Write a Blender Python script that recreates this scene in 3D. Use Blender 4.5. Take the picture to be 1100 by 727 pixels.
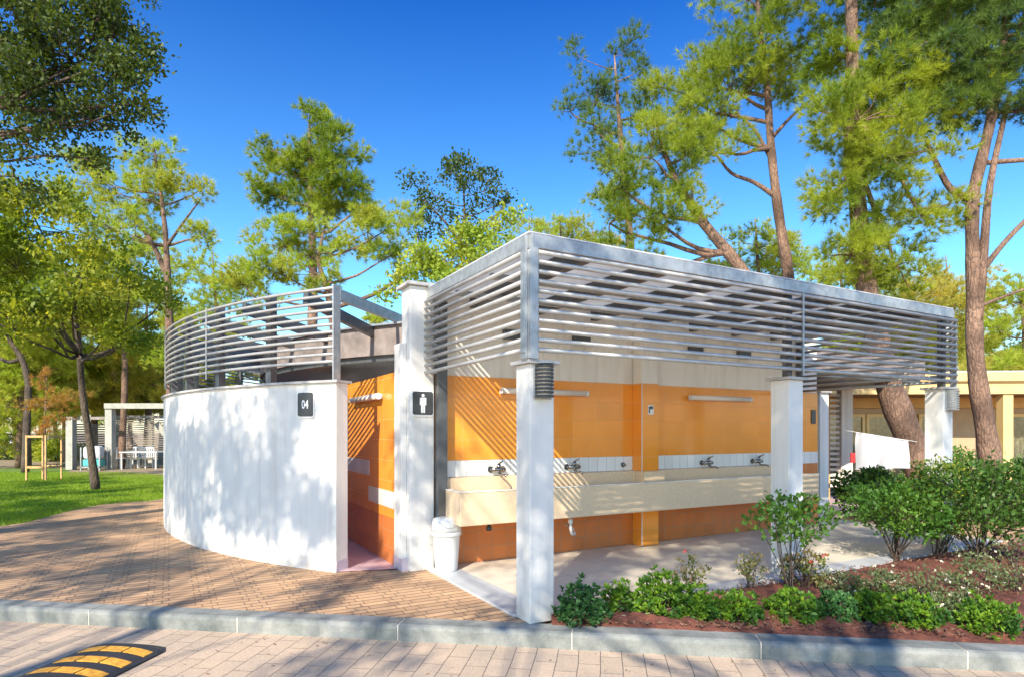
import bpy, math, random
import numpy as np
from math import sin, cos, pi, radians, sqrt, atan2

random.seed(4); rng = np.random.default_rng(4)
for o in list(bpy.data.objects): bpy.data.objects.remove(o)
S = bpy.context.scene
COL = S.collection

# ---------------------------------------------------------------- camera, sky, sun, exposure
F = 663.0; EYE = 1.6
cam = bpy.data.cameras.new('camera'); co = bpy.data.objects.new('camera', cam); COL.objects.link(co)
co.location = (0, 0, EYE); co.rotation_euler = (radians(90), 0, 0)
cam.sensor_width = 36; cam.lens = 36 * F / 1100; cam.shift_y = 99.5 / 1100
cam.clip_start = 0.05; cam.clip_end = 2000
S.camera = co

SUN_DIR = np.array([0.434, 1.384, -1.03])      # the way the light travels
SUN_EL = atan2(1.03, math.hypot(.434, 1.384))
W = bpy.data.worlds.new('World'); S.world = W; W.use_nodes = True
wn = W.node_tree.nodes; wl = W.node_tree.links
bg = wn['Background']
sky = wn.new('ShaderNodeTexSky'); sky.sky_type = 'NISHITA'; sky.sun_disc = False
sky.sun_elevation = SUN_EL
sky.sun_rotation = atan2(-0.434, -1.384)        # compass bearing of the sun (from +Y towards +X)
sky.air_density = 1.0; sky.dust_density = 1.0; sky.ozone_density = 3.0; sky.altitude = 100
hs = wn.new('ShaderNodeHueSaturation'); hs.inputs['Saturation'].default_value = 1.16
hs.inputs['Hue'].default_value = 0.5
# the zenith of a dry, clear day is deeper than the model's: tint by elevation
tcw = wn.new('ShaderNodeTexCoord'); sxw = wn.new('ShaderNodeSeparateXYZ'); rw = wn.new('ShaderNodeValToRGB'); mw = wn.new('ShaderNodeMix')
wl.new(tcw.outputs['Generated'], sxw.inputs[0]); wl.new(sxw.outputs[2], rw.inputs[0])
e = rw.color_ramp.elements; e[0].position = .02; e[0].color = (1.15, 1.06, .92, 1); e[1].position = .62; e[1].color = (.03, .28, .62, 1)
q = e.new(.20); q.color = (.55, .80, .86, 1)
mw.data_type = 'RGBA'; mw.blend_type = 'MULTIPLY'; mw.inputs[0].default_value = 1
wl.new(sky.outputs[0], hs.inputs['Color']); wl.new(hs.outputs[0], mw.inputs[6]); wl.new(rw.outputs[0], mw.inputs[7]); wl.new(mw.outputs[2], bg.inputs['Color'])
bg.inputs['Strength'].default_value = 0.15
sd = bpy.data.lights.new('sun', 'SUN'); sd.energy = 3.5; sd.angle = radians(0.5); sd.color = (1, .90, .74)
so = bpy.data.objects.new('sun', sd); COL.objects.link(so); so.location = (-10, -30, 30)
from mathutils import Vector, Matrix
so.rotation_euler = Vector(SUN_DIR.tolist()).to_track_quat('-Z', 'Y').to_euler()
S.view_settings.view_transform = 'Standard'; S.view_settings.look = 'None'
S.view_settings.exposure = 1.33; S.view_settings.gamma = 1

# ---------------------------------------------------------------- frames
def P(px, py, y): return ((px - 550) / F * y, y, EYE - (py - 463) / F * y)
def G(px, py, h=0.0):
    y = (EYE - h) * F / (py - 463); return ((px - 550) / F * y, y, h)
A = radians(29); U = np.array([cos(A), sin(A)]); V = np.array([-sin(A), cos(A)]); O = np.array([.15, 5.12])
def LW(u, v, z=0):
    p = O + U * u + V * v; return (p[0], p[1], z)

# ---------------------------------------------------------------- materials
def new_mat(name):
    m = bpy.data.materials.new(name); m.use_nodes = True
    n = m.node_tree.nodes; l = m.node_tree.links
    return m, n, l, n['Principled BSDF']
def coords(n, l, rot=0, scale=(1,1,1), loc=(0,0,0), kind='Object'):
    tc = n.new('ShaderNodeTexCoord'); mp = n.new('ShaderNodeMapping')
    mp.inputs['Rotation'].default_value = (0,0,rot); mp.inputs['Scale'].default_value = scale; mp.inputs['Location'].default_value = loc
    l.new(tc.outputs[kind], mp.inputs[0]); return mp.outputs[0]
def noise(n, l, vec, scale, detail=4, rough=.55):
    t = n.new('ShaderNodeTexNoise'); t.inputs['Scale'].default_value = scale; t.inputs['Detail'].default_value = detail
    t.inputs['Roughness'].default_value = rough
    if vec is not None: l.new(vec, t.inputs['Vector'])
    return t.outputs['Fac']
def ramp(n, l, fac, stops):
    r = n.new('ShaderNodeValToRGB'); e = r.color_ramp.elements
    while len(e) < len(stops): e.new(0.5)
    for k, (p, c) in enumerate(stops):
        e[k].position = p; e[k].color = (*c, 1) if len(c) == 3 else c
    l.new(fac, r.inputs[0]); return r.outputs[0]
def mix(n, l, fac, a, b, mode='MIX'):
    m = n.new('ShaderNodeMix'); m.data_type = 'RGBA'; m.blend_type = mode
    for sock, v in ((m.inputs[0], fac), (m.inputs[6], a), (m.inputs[7], b)):
        if isinstance(v, (int, float)): sock.default_value = v
        elif isinstance(v, tuple): sock.default_value = (*v, 1)
        else: l.new(v, sock)
    return m.outputs[2]
def bump(n, l, b, h, s=.3, d=.01):
    x = n.new('ShaderNodeBump'); x.inputs['Strength'].default_value = s; x.inputs['Distance'].default_value = d
    l.new(h, x.inputs['Height']); l.new(x.outputs[0], b.inputs['Normal']); return x
def setp(b, **k):
    for kk, v in k.items(): b.inputs[kk].default_value = v

def simple(name, col, rough=.6, metal=0, var=.12, nscale=6, bmp=.1, spec=.5, bscale=60):
    m, n, l, b = new_mat(name); v = coords(n, l)
    f = noise(n, l, v, nscale)
    c = ramp(n, l, f, [(.3, tuple(x * (1 - var) for x in col)), (.7, tuple(min(1, x * (1 + var)) for x in col))])
    l.new(c, b.inputs['Base Color']); setp(b, Roughness=rough, Metallic=metal)
    b.inputs['Specular IOR Level'].default_value = spec
    if bmp: bump(n, l, b, noise(n, l, v, bscale), bmp, .004)
    return m

def plaster(name, col, dirt):
    m, n, l, b = new_mat(name); v = coords(n, l)
    f = noise(n, l, v, 1.3, 6); c = ramp(n, l, f, [(.3, tuple(x * .93 for x in col)), (.65, col)])
    # dirt splashed near the ground and runs under the coping
    sx = n.new('ShaderNodeSeparateXYZ'); l.new(v, sx.inputs[0])
    z = ramp(n, l, sx.outputs[2], [(0.0, (1,1,1)), (.30, (0,0,0))])
    st = noise(n, l, coords(n, l, scale=(9, 9, .7)), 1.0, 5)
    s2 = ramp(n, l, st, [(.48, (0,0,0)), (.72, (1,1,1))])
    mm = mix(n, l, 1.0, z, ramp(n, l, noise(n, l, v, 7, 5), [(.35, (.15,.15,.15)), (.7, (.8,.8,.8))]), 'MULTIPLY')
    c = mix(n, l, mm, c, dirt)
    s3 = mix(n, l, 1.0, s2, (.32,.32,.32), 'MULTIPLY')
    c = mix(n, l, s3, c, dirt)
    l.new(c, b.inputs['Base Color']); setp(b, Roughness=.85)
    bump(n, l, b, noise(n, l, v, 45, 6), .25, .006)
    return m
M = {}
M['plaster'] = plaster('white_plaster', (.77, .755, .71), (.42, .38, .33))
M['plaster_in'] = plaster('cream_plaster', (.84, .79, .69), (.45, .38, .3))
M['cap'] = simple('grey_coping', (.42, .41, .40), .6, 0, .15, 5, .2)
M['galv'] = simple('galvanised_steel', (.38, .40, .41), .45, .5, .2, 14, .05)
M['louver'] = simple('aluminium_louver', (.43, .43, .425), .42, .4, .12, 8, .03)
M['dark_steel'] = simple('dark_steel', (.10, .105, .11), .4, .3, .2, 8, .05)
M['fascia'] = simple('weathered_fascia', (.22, .185, .17), .8, 0, .35, 5, .2)
M['white_plastic'] = simple('white_plastic', (.70, .70, .68), .35, 0, .03, 5, 0)
M['chrome'] = simple('chrome', (.32, .32, .32), .15, 1, .05, 5, 0)
M['sign_dark'] = simple('sign_charcoal', (.045, .047, .05), .35, 0, .1, 5, 0)
M['sign_white'] = simple('sign_white', (.8, .8, .8), .4, 0, .02, 5, 0)
M['trough'] = simple('beige_terrazzo', (.74, .56, .36), .35, 0, .08, 30, .03)
M['rubber'] = simple('black_rubber', (.025, .026, .03), .6, 0, .3, 12, .4, bscale=90)
M['yellow'] = simple('yellow_reflective', (.66, .32, .04), .55, 0, .35, 26, .3, bscale=140)
M['lamp_tube'] = simple('frosted_diffuser', (.75, .68, .6), .3, 0, .03, 5, 0)
M['dark_ribs'] = simple('dark_ribbed_metal', (.045, .047, .05), .45, .2, .1, 5, 0)
M['grey_ribs'] = simple('grey_ribbed_metal', (.34, .35, .35), .4, .3, .1, 5, 0)
M['ochre'] = simple('ochre_render', (.55, .33, .13), .8, 0, .1, 3, .1)
M['ochre_light'] = simple('ochre_trim', (.66, .46, .20), .7, 0, .08, 3, .05)
M['tan'] = simple('tan_wall', (.44, .31, .19), .85, 0, .1, 3, .1)
M['curtain'] = simple('olive_curtain', (.24, .20, .12), .9, 0, .25, 10, 0)
M['wood_stake'] = simple('pine_stake', (.55, .33, .13), .7, 0, .2, 12, .2)
M['cloth'] = simple('white_cloth', (.50, .51, .55), .85, 0, .03, 5, .1)
M['red_cloth'] = simple('red_cloth', (.6, .03, .03), .8, 0, .1, 5, 0)
M['teal_cloth'] = simple('teal_cloth', (.08, .4, .38), .8, 0, .1, 5, 0)
M['car_white'] = simple('white_car_paint', (.7, .72, .75), .2, 0, .02, 5, 0)
M['car_blue'] = simple('silver_blue_paint', (.35, .42, .5), .2, .3, .02, 5, 0)
M['tyre'] = simple('tyre_rubber', (.02, .02, .02), .8, 0, .1, 5, 0)
M['old_timber'] = simple('bleached_timber', (.26, .22, .18), .8, 0, .25, 10, .2)
M['kerb'] = None
M['pav'] = simple('weathered_white_paint', (.34, .33, .29), .8, 0, .15, 4, .1)

def glass(name):
    m, n, l, b = new_mat(name); setp(b, Roughness=.03); b.inputs['Base Color'].default_value = (.9, .95, .93, 1)
    b.inputs['Transmission Weight'].default_value = 1; b.inputs['IOR'].default_value = 1.45; return m
M['glass'] = glass('window_glass')

def panel_mat():
    m, n, l, b = new_mat('translucent_sheet')
    d = n.new('ShaderNodeBsdfDiffuse'); t = n.new('ShaderNodeBsdfTranslucent'); x = n.new('ShaderNodeMixShader')
    v = coords(n, l); c = ramp(n, l, noise(n, l, v, 2, 5), [(.3, (.72,.73,.74)), (.7, (.85,.86,.86))])
    l.new(c, d.inputs[0]); l.new(c, t.inputs[0]); x.inputs[0].default_value = .45
    l.new(d.outputs[0], x.inputs[1]); l.new(t.outputs[0], x.inputs[2]); l.new(x.outputs[0], n['Material Output'].inputs[0])
    return m
M['sheet'] = panel_mat()

def tile_mat(name, col, w, h, grout, rough=.12, var=.06, vert=True, offset=0.0, mort=.0045, rot=0):
    m, n, l, b = new_mat(name)
    tc = n.new('ShaderNodeTexCoord'); sx = n.new('ShaderNodeSeparateXYZ'); l.new(tc.outputs['Object'], sx.inputs[0])
    cb = n.new('ShaderNodeCombineXYZ')
    if vert:   # u+v run along any of the walls, z is up
        ad = n.new('ShaderNodeMath'); ad.operation = 'ADD'; l.new(sx.outputs[0], ad.inputs[0]); l.new(sx.outputs[1], ad.inputs[1])
        l.new(ad.outputs[0], cb.inputs[0]); l.new(sx.outputs[2], cb.inputs[1])
    else:
        l.new(sx.outputs[0], cb.inputs[0]); l.new(sx.outputs[1], cb.inputs[1])
    br = n.new('ShaderNodeTexBrick'); l.new(cb.outputs[0], br.inputs['Vector'])
    br.offset = offset; br.offset_frequency = 2; br.squash = 1
    br.inputs['Scale'].default_value = 1; br.inputs['Brick Width'].default_value = w; br.inputs['Row Height'].default_value = h
    br.inputs['Mortar Size'].default_value = mort; br.inputs['Mortar Smooth'].default_value = .15; br.inputs['Bias'].default_value = 0
    br.inputs['Color1'].default_value = (*[x * (1 - var) for x in col], 1); br.inputs['Color2'].default_value = (*[min(1, x * (1 + var)) for x in col], 1)
    br.inputs['Mortar'].default_value = (*grout, 1)
    f = noise(n, l, tc.outputs['Object'], 1.7, 5)
    c = mix(n, l, f, (.78,.78,.78), (1.14,1.14,1.14)); c = mix(n, l, 1.0, br.outputs['Color'], c, 'MULTIPLY')
    l.new(c, b.inputs['Base Color'])
    r = ramp(n, l, br.outputs['Fac'], [(0, (rough,)*3), (1, (.7,)*3)]); l.new(r, b.inputs['Roughness'])
    inv = n.new('ShaderNodeMath'); inv.operation = 'SUBTRACT'; inv.inputs[0].default_value = 1; l.new(br.outputs['Fac'], inv.inputs[1])
    w2 = noise(n, l, tc.outputs['Object'], 6, 2); ad2 = n.new('ShaderNodeMath'); ad2.operation = 'ADD'
    l.new(inv.outputs[0], ad2.inputs[0]); l.new(w2, ad2.inputs[1]); bump(n, l, b, ad2.outputs[0], .25, .003)
    return m
M['orange_tile'] = tile_mat('orange_tile', (.90, .325, .04), .40, .25, (.84, .38, .11), var=.04, mort=.0035)
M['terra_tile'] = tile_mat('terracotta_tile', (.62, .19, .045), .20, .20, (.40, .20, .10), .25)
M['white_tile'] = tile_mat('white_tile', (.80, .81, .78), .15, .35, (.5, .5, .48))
M['floor_tile'] = tile_mat('pale_floor_tile', (.74, .67, .54), .62, .62, (.52, .47, .39), .35, .03, False)
M['pink_tile'] = tile_mat('pink_floor_tile', (.66, .47, .50), .33, .33, (.45, .33, .33), .3, .04, False)
M['pink_skirt'] = simple('pink_skirting', (.50, .44, .50), .4, 0, .05, 4, 0)
M['floor_edge'] = simple('grey_floor_edging', (.45, .47, .48), .5, 0, .08, 5, .1)

def interlock():
    m, n, l, b = new_mat('brown_interlocking_pavers')
    v = coords(n, l, rot=-A)
    # wobble so the joints are not ruler-straight
    nz = n.new('ShaderNodeTexNoise'); nz.inputs['Scale'].default_value = 5; l.new(v, nz.inputs['Vector'])
    sc = n.new('ShaderNodeVectorMath'); sc.operation = 'SCALE'; sc.inputs['Scale'].default_value = .018; l.new(nz.outputs['Color'], sc.inputs[0])
    va = n.new('ShaderNodeVectorMath'); va.operation = 'ADD'; l.new(v, va.inputs[0]); l.new(sc.outputs[0], va.inputs[1])
    def br(shift, w, mort):
        a = n.new('ShaderNodeVectorMath'); a.operation = 'ADD'; a.inputs[1].default_value = (shift, 0, 0); l.new(va.outputs[0], a.inputs[0])
        t = n.new('ShaderNodeTexBrick'); l.new(a.outputs[0], t.inputs['Vector']); t.offset = .13; t.offset_frequency = 2; t.squash = 1
        t.inputs['Scale'].default_value = 1; t.inputs['Brick Width'].default_value = w; t.inputs['Row Height'].default_value = .10
        t.inputs['Mortar Size'].default_value = mort; t.inputs['Mortar Smooth'].default_value = .3; t.inputs['Bias'].default_value = -.1
        t.inputs['Color1'].default_value = (.58,.37,.21,1); t.inputs['Color2'].default_value = (.38,.23,.13,1); t.inputs['Mortar'].default_value = (.07,.045,.03,1)
        return t
    t1 = br(0, .40, .0075); t2 = br(.13, .40, .0075)
    mx = n.new('ShaderNodeMath'); mx.operation = 'MAXIMUM'; l.new(t1.outputs['Fac'], mx.inputs[0]); l.new(t2.outputs['Fac'], mx.inputs[1])
    # thin, half-filled long joints; open cross joints
    c = mix(n, l, .5, t1.outputs['Color'], t2.outputs['Color'])
    pat = ramp(n, l, noise(n, l, v, 2.2, 6), [(.3, (.80,.80,.82)), (.7, (1.12,1.08,1.02))])
    fine = ramp(n, l, noise(n, l, v, 70, 4), [(.3, (.82,.82,.82)), (.7, (1.1,1.1,1.1))])
    c = mix(n, l, 1.0, c, pat, 'MULTIPLY'); c = mix(n, l, 1.0, c, fine, 'MULTIPLY')
    l.new(c, b.inputs['Base Color']); setp(b, Roughness=.85)
    s = n.new('ShaderNodeMath'); s.operation = 'MULTIPLY_ADD'; s.inputs[1].default_value = -1; l.new(mx.outputs[0], s.inputs[0]); l.new(noise(n, l, v, 90, 3), s.inputs[2])
    bump(n, l, b, s.outputs[0], .6, .006)
    return m
M['interlock'] = interlock()
K = np.array([.9896, -.1437]); N_ = np.array([.1437, .9896])    # along the kerb / away from the road
def roadmat():
    m, n, l, b = new_mat('road_block_paving')
    v = coords(n, l, rot=atan2(.1437, .9896) + pi/2)
    nz = n.new('ShaderNodeTexNoise'); nz.inputs['Scale'].default_value = 3; l.new(v, nz.inputs['Vector'])
    sc = n.new('ShaderNodeVectorMath'); sc.operation = 'SCALE'; sc.inputs['Scale'].default_value = .02; l.new(nz.outputs['Color'], sc.inputs[0])
    va = n.new('ShaderNodeVectorMath'); va.operation = 'ADD'; l.new(v, va.inputs[0]); l.new(sc.outputs[0], va.inputs[1])
    t = n.new('ShaderNodeTexBrick'); l.new(va.outputs[0], t.inputs['Vector']); t.offset = .5; t.offset_frequency = 2
    t.inputs['Scale'].default_value = 1; t.inputs['Brick Width'].default_value = .33; t.inputs['Row Height'].default_value = .165
    t.inputs['Mortar Size'].default_value = .0035; t.inputs['Mortar Smooth'].default_value = .3; t.inputs['Bias'].default_value = -.1
    t.inputs['Color1'].default_value = (.47,.37,.275,1); t.inputs['Color2'].default_value = (.55,.42,.31,1); t.inputs['Mortar'].default_value = (.12,.10,.085,1)
    pat = ramp(n, l, noise(n, l, v, 1.6, 6), [(.3, (.80,.82,.84)), (.7, (1.12,1.08,1.02))])
    fine = ramp(n, l, noise(n, l, v, 80, 4), [(.3, (.82,.82,.82)), (.7, (1.12,1.12,1.12))])
    c = mix(n, l, 1.0, t.outputs['Color'], pat, 'MULTIPLY'); c = mix(n, l, 1.0, c, fine, 'MULTIPLY')
    l.new(c, b.inputs['Base Color']); setp(b, Roughness=.85)
    s = n.new('ShaderNodeMath'); s.operation = 'MULTIPLY_ADD'; s.inputs[1].default_value = -1; l.new(t.outputs['Fac'], s.inputs[0]); l.new(noise(n, l, v, 80, 3), s.inputs[2])
    bump(n, l, b, s.outputs[0], .5, .006)
    return m
M['road'] = roadmat()
def kerbmat():
    m, n, l, b = new_mat('concrete_kerb'); v = coords(n, l)
    f = noise(n, l, v, 2.5, 8, .65); c = ramp(n, l, f, [(.32, (.10,.115,.11)), (.5, (.21,.22,.205)), (.7, (.34,.34,.31))])
    g = ramp(n, l, noise(n, l, v, 120, 3), [(.3, (.85,)*3), (.7, (1.1,)*3)])
    l.new(mix(n, l, 1.0, c, g, 'MULTIPLY'), b.inputs['Base Color']); setp(b, Roughness=.85)
    bump(n, l, b, noise(n, l, v, 60, 5), .35, .005); return m
M['kerb'] = kerbmat()
def soilmat(name, a, c2, s=14):
    m, n, l, b = new_mat(name); v = coords(n, l)
    c = ramp(n, l, noise(n, l, v, s, 8, .7), [(.3, a), (.7, c2)]); l.new(c, b.inputs['Base Color']); setp(b, Roughness=.95)
    bump(n, l, b, noise(n, l, v, s * 3, 8, .7), 1, .03); return m
M['soil'] = soilmat('red_brown_soil', (.08,.025,.018), (.30,.10,.06))
M['chip'] = soilmat('bark_chips', (.08,.03,.02), (.48,.26,.17), 40)
M['earth'] = soilmat('dry_earth', (.20,.15,.09), (.34,.26,.16), 3)
M['turf'] = soilmat('turf', (.08,.15,.012), (.15,.23,.02), 3)

def foliage(name, dark, light, hue2=None, trans=.45, nscale=.8):
    m, n, l, b = new_mat(name)
    geo = n.new('ShaderNodeNewGeometry'); v = coords(n, l)
    c = mix(n, l, geo.outputs['Random Per Island'], dark, light)
    if hue2: c = mix(n, l, ramp(n, l, noise(n, l, v, nscale, 2), [(.42, (0,0,0)), (.62, (1,1,1))]), c, hue2)
    d = n.new('ShaderNodeBsdfPrincipled'); d.inputs['Roughness'].default_value = .5; l.new(c, d.inputs['Base Color'])
    d.inputs['Specular IOR Level'].default_value = .35
    t = n.new('ShaderNodeBsdfTranslucent'); c2 = mix(n, l, 1.0, c, (1.5,1.4,.6), 'MULTIPLY'); l.new(c2, t.inputs[0])
    x = n.new('ShaderNodeMixShader'); x.inputs[0].default_value = trans
    l.new(d.outputs[0], x.inputs[1]); l.new(t.outputs[0], x.inputs[2]); l.new(x.outputs[0], n['Material Output'].inputs[0]); n.remove(b)
    return m
M['needle_green'] = foliage('green_needles', (.05,.11,.012), (.30,.40,.035), (.36,.42,.04))
M['needle_blue'] = foliage('bluish_needles', (.03,.07,.025), (.16,.26,.07), (.18,.27,.05))
M['needle_yellow'] = foliage('yellow_green_needles', (.22,.27,.03), (.58,.58,.08), (.38,.48,.06))
M['needle_far'] = foliage('far_needles', (.24,.28,.05), (.52,.50,.09), (.55,.45,.08), nscale=.3)
M['needle_rust'] = foliage('rust_needles', (.36,.18,.045), (.52,.27,.07), (.40,.26,.06))
M['oak_dark'] = foliage('dark_oak_leaves', (.03,.06,.012), (.09,.13,.02), (.07,.11,.015), .35)
M['oak_olive'] = foliage('olive_oak_leaves', (.12,.17,.018), (.46,.48,.045), (.16,.24,.025), .55)
M['leaf_light'] = foliage('light_leaves', (.22,.28,.035), (.52,.54,.07), (.26,.36,.04), .4)
M['pitto'] = foliage('glossy_green_leaves', (.05,.15,.012), (.22,.36,.025), (.04,.12,.02), .25, 5)
M['pitto_dark'] = foliage('blue_green_leaves', (.025,.09,.03), (.08,.20,.05), None, .2)
M['bush'] = foliage('mid_green_leaves', (.045,.12,.015), (.14,.26,.03), (.07,.18,.025), .25, 2)
M['bush_dark'] = foliage('deep_green_leaves', (.03,.085,.015), (.11,.20,.03), (.06,.14,.02), .25, 2)
M['rose_leaf'] = foliage('rose_leaves', (.06,.09,.02), (.22,.25,.06), (.28,.20,.07), .25, 6)
M['grey_leaf'] = foliage('grey_green_leaves', (.08,.11,.045), (.22,.25,.12), (.10,.15,.04), .25, 4)
M['petal_white'] = foliage('white_petals', (.7,.66,.5), (.85,.82,.7), None, .2)
M['petal_red'] = foliage('red_petals', (.55,.05,.04), (.7,.12,.08), None, .2)
M['grass'] = foliage('grass_blades', (.14,.25,.012), (.30,.42,.025), (.22,.32,.015), .35, .7)
M['litter'] = foliage('fallen_leaves', (.20,.10,.04), (.42,.27,.11), None, .1)

def bark(name, a, b_, c_):
    m, n, l, b = new_mat(name); v = coords(n, l, scale=(1, 1, .28))
    nz = n.new('ShaderNodeTexNoise'); nz.inputs['Scale'].default_value = 9; nz.inputs['Detail'].default_value = 5; l.new(v, nz.inputs['Vector'])
    sc = n.new('ShaderNodeVectorMath'); sc.operation = 'SCALE'; sc.inputs['Scale'].default_value = .16; l.new(nz.outputs['Color'], sc.inputs[0])
    va = n.new('ShaderNodeVectorMath'); va.operation = 'ADD'; l.new(v, va.inputs[0]); l.new(sc.outputs[0], va.inputs[1])
    vo = n.new('ShaderNodeTexVoronoi'); vo.inputs['Scale'].default_value = 17; vo.feature = 'DISTANCE_TO_EDGE'; l.new(va.outputs[0], vo.inputs['Vector'])
    vc = n.new('ShaderNodeTexVoronoi'); vc.inputs['Scale'].default_value = 17; l.new(va.outputs[0], vc.inputs['Vector'])
    c = ramp(n, l, noise(n, l, v, 3, 7, .7), [(.32, a), (.68, b_)])
    c = mix(n, l, .35, c, mix(n, l, vc.outputs['Color'], a, b_))
    patch = ramp(n, l, noise(n, l, coords(n, l), 1.1, 4), [(.42, (1,1,1)), (.62, (.42,.40,.40))]); c = mix(n, l, 1.0, c, patch, 'MULTIPLY')
    cr = ramp(n, l, vo.outputs['Distance'], [(.0, (.75,.75,.75)), (.12, (0,0,0))]); c = mix(n, l, cr, c, c_)
    l.new(c, b.inputs['Base Color']); setp(b, Roughness=.9)
    ad = n.new('ShaderNodeMath'); ad.operation = 'ADD'; l.new(vo.outputs['Distance'], ad.inputs[0]); l.new(noise(n, l, v, 25, 6, .7), ad.inputs[1])
    bump(n, l, b, ad.outputs[0], 1, .04); return m
M['bark'] = bark('pine_bark', (.22,.13,.09), (.40,.25,.17), (.06,.04,.03))
M['bark_dark'] = bark('dark_bark', (.10,.075,.055), (.19,.14,.10), (.035,.025,.02))

# ---------------------------------------------------------------- builders
class MB:
    def __init__(s): s.v = []; s.f = []; s.sm = []
    def add(s, vs, fs, smooth=False):
        o = len(s.v); s.v += [tuple(map(float, p)) for p in vs]; s.f += [tuple(o + i for i in f) for f in fs]; s.sm += [smooth] * len(fs); return s
    def box(s, x0, x1, y0, y1, z0, z1):
        v = [(x0,y0,z0),(x1,y0,z0),(x1,y1,z0),(x0,y1,z0),(x0,y0,z1),(x1,y0,z1),(x1,y1,z1),(x0,y1,z1)]
        return s.add(v, [(0,3,2,1),(4,5,6,7),(0,1,5,4),(1,2,6,5),(2,3,7,6),(3,0,4,7)])
    def beam(s, a, b, w, h):    # box along a-b
        a = np.array(a, float); b = np.array(b, float); d = b - a; d /= np.linalg.norm(d)
        r = np.cross(d, (0,0,1)); 
        if np.linalg.norm(r) < 1e-4: r = np.array([1., 0, 0])
        r /= np.linalg.norm(r); u = np.cross(r, d)
        v = [p + r * w/2 * i + u * h/2 * j for p in (a, b) for i, j in ((-1,-1),(1,-1),(1,1),(-1,1))]
        return s.add(v, [(0,3,2,1),(4,5,6,7),(0,1,5,4),(1,2,6,5),(2,3,7,6),(3,0,4,7)][::1])
    def prism(s, poly, z0, z1):
        n = len(poly); v = [(x,y,z0) for x,y in poly] + [(x,y,z1) for x,y in poly]
        return s.add(v, [tuple(range(n))[::-1], tuple(range(n, 2*n))] + [(i,(i+1)%n,n+(i+1)%n,n+i) for i in range(n)])
    def tube(s, pts, rad, n=8, squash=1.0, caps=True):
        pts = np.array(pts, float); m = len(pts); rad = np.broadcast_to(np.array(rad, float), (m,))
        t = np.gradient(pts, axis=0); t /= np.linalg.norm(t, axis=1)[:, None] + 1e-9
        ref = np.array([0, 0, 1.]) if abs(t[0][2]) < .8 else np.array([1., 0, 0])
        vs = []
        for i in range(m):
            r = np.cross(t[i], ref); r /= np.linalg.norm(r) + 1e-9; u = np.cross(r, t[i])
            for k in range(n):
                a = 2*pi*k/n; vs.append(pts[i] + r * cos(a) * rad[i] * squash + u * sin(a) * rad[i])
        fs = [(i*n+k, i*n+(k+1)%n, (i+1)*n+(k+1)%n, (i+1)*n+k) for i in range(m-1) for k in range(n)]
        s.add(vs, fs, True)
        if caps:
            o = len(s.v) - m*n; s.f += [tuple(o+k for k in range(n))[::-1], tuple(o+(m-1)*n+k for k in range(n))]; s.sm += [False]*2
        return s
    def lathe(s, prof, c=(0,0,0), n=24, sq=1.0):
        vs = [(c[0]+r*cos(2*pi*k/n), c[1]+r*sin(2*pi*k/n)*sq, c[2]+z) for r, z in prof for k in range(n)]; m = len(prof)
        fs = [(i*n+k, i*n+(k+1)%n, (i+1)*n+(k+1)%n, (i+1)*n+k) for i in range(m-1) for k in range(n)]
        s.add(vs, fs, True); o = len(s.v) - m*n
        s.f += [tuple(o+k for k in range(n))[::-1], tuple(o+(m-1)*n+k for k in range(n))]; s.sm += [False]*2
        return s
    def build(s, name, mat, parent=None, bevel=0):
        me = bpy.data.meshes.new(name); me.from_pydata(s.v, [], s.f); me.materials.append(mat)
        me.polygons.foreach_set('use_smooth', s.sm); me.update()
        o = bpy.data.objects.new(name, me); COL.objects.link(o)
        if parent: o.parent = parent
        if bevel:
            b = o.modifiers.new('bevel', 'BEVEL'); b.width = bevel; b.segments = 2; b.limit_method = 'ANGLE'
        return o
def fastmesh(name, V_, k, mat, parent=None):
    """V_: (N*k,3) vertices of N separate k-gons"""
    V_ = np.ascontiguousarray(V_, dtype=np.float32).reshape(-1, 3); nv = len(V_); nf = nv // k
    me = bpy.data.meshes.new(name); me.vertices.add(nv); me.vertices.foreach_set('co', V_.ravel())
    me.loops.add(nv); me.loops.foreach_set('vertex_index', np.arange(nv, dtype=np.int32))
    me.polygons.add(nf); me.polygons.foreach_set('loop_start', np.arange(0, nv, k, dtype=np.int32))
    me.update(calc_edges=True); me.validate(); me.materials.append(mat)
    o = bpy.data.objects.new(name, me); COL.objects.link(o)
    if parent: o.parent = parent
    return o
def tag(o, label=None, cat=None, group=None, kind=None):
    if label: o['label'] = label
    if cat: o['category'] = cat
    if group: o['group'] = group
    if kind: o['kind'] = kind
    return o
def empty(name, loc, rz=0, label=None, cat=None, group=None):
    o = bpy.data.objects.new(name, None); COL.objects.link(o); o.location = loc; o.rotation_euler = (0,0,rz); o.empty_display_size = .1
    return tag(o, label, cat, group)
def copy_tree(o, parent=None):
    c = o.copy(); COL.objects.link(c)
    if parent: c.parent = parent
    for ch in [x for x in bpy.data.objects if x.parent == o]: copy_tree(ch, c)
    return c

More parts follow.
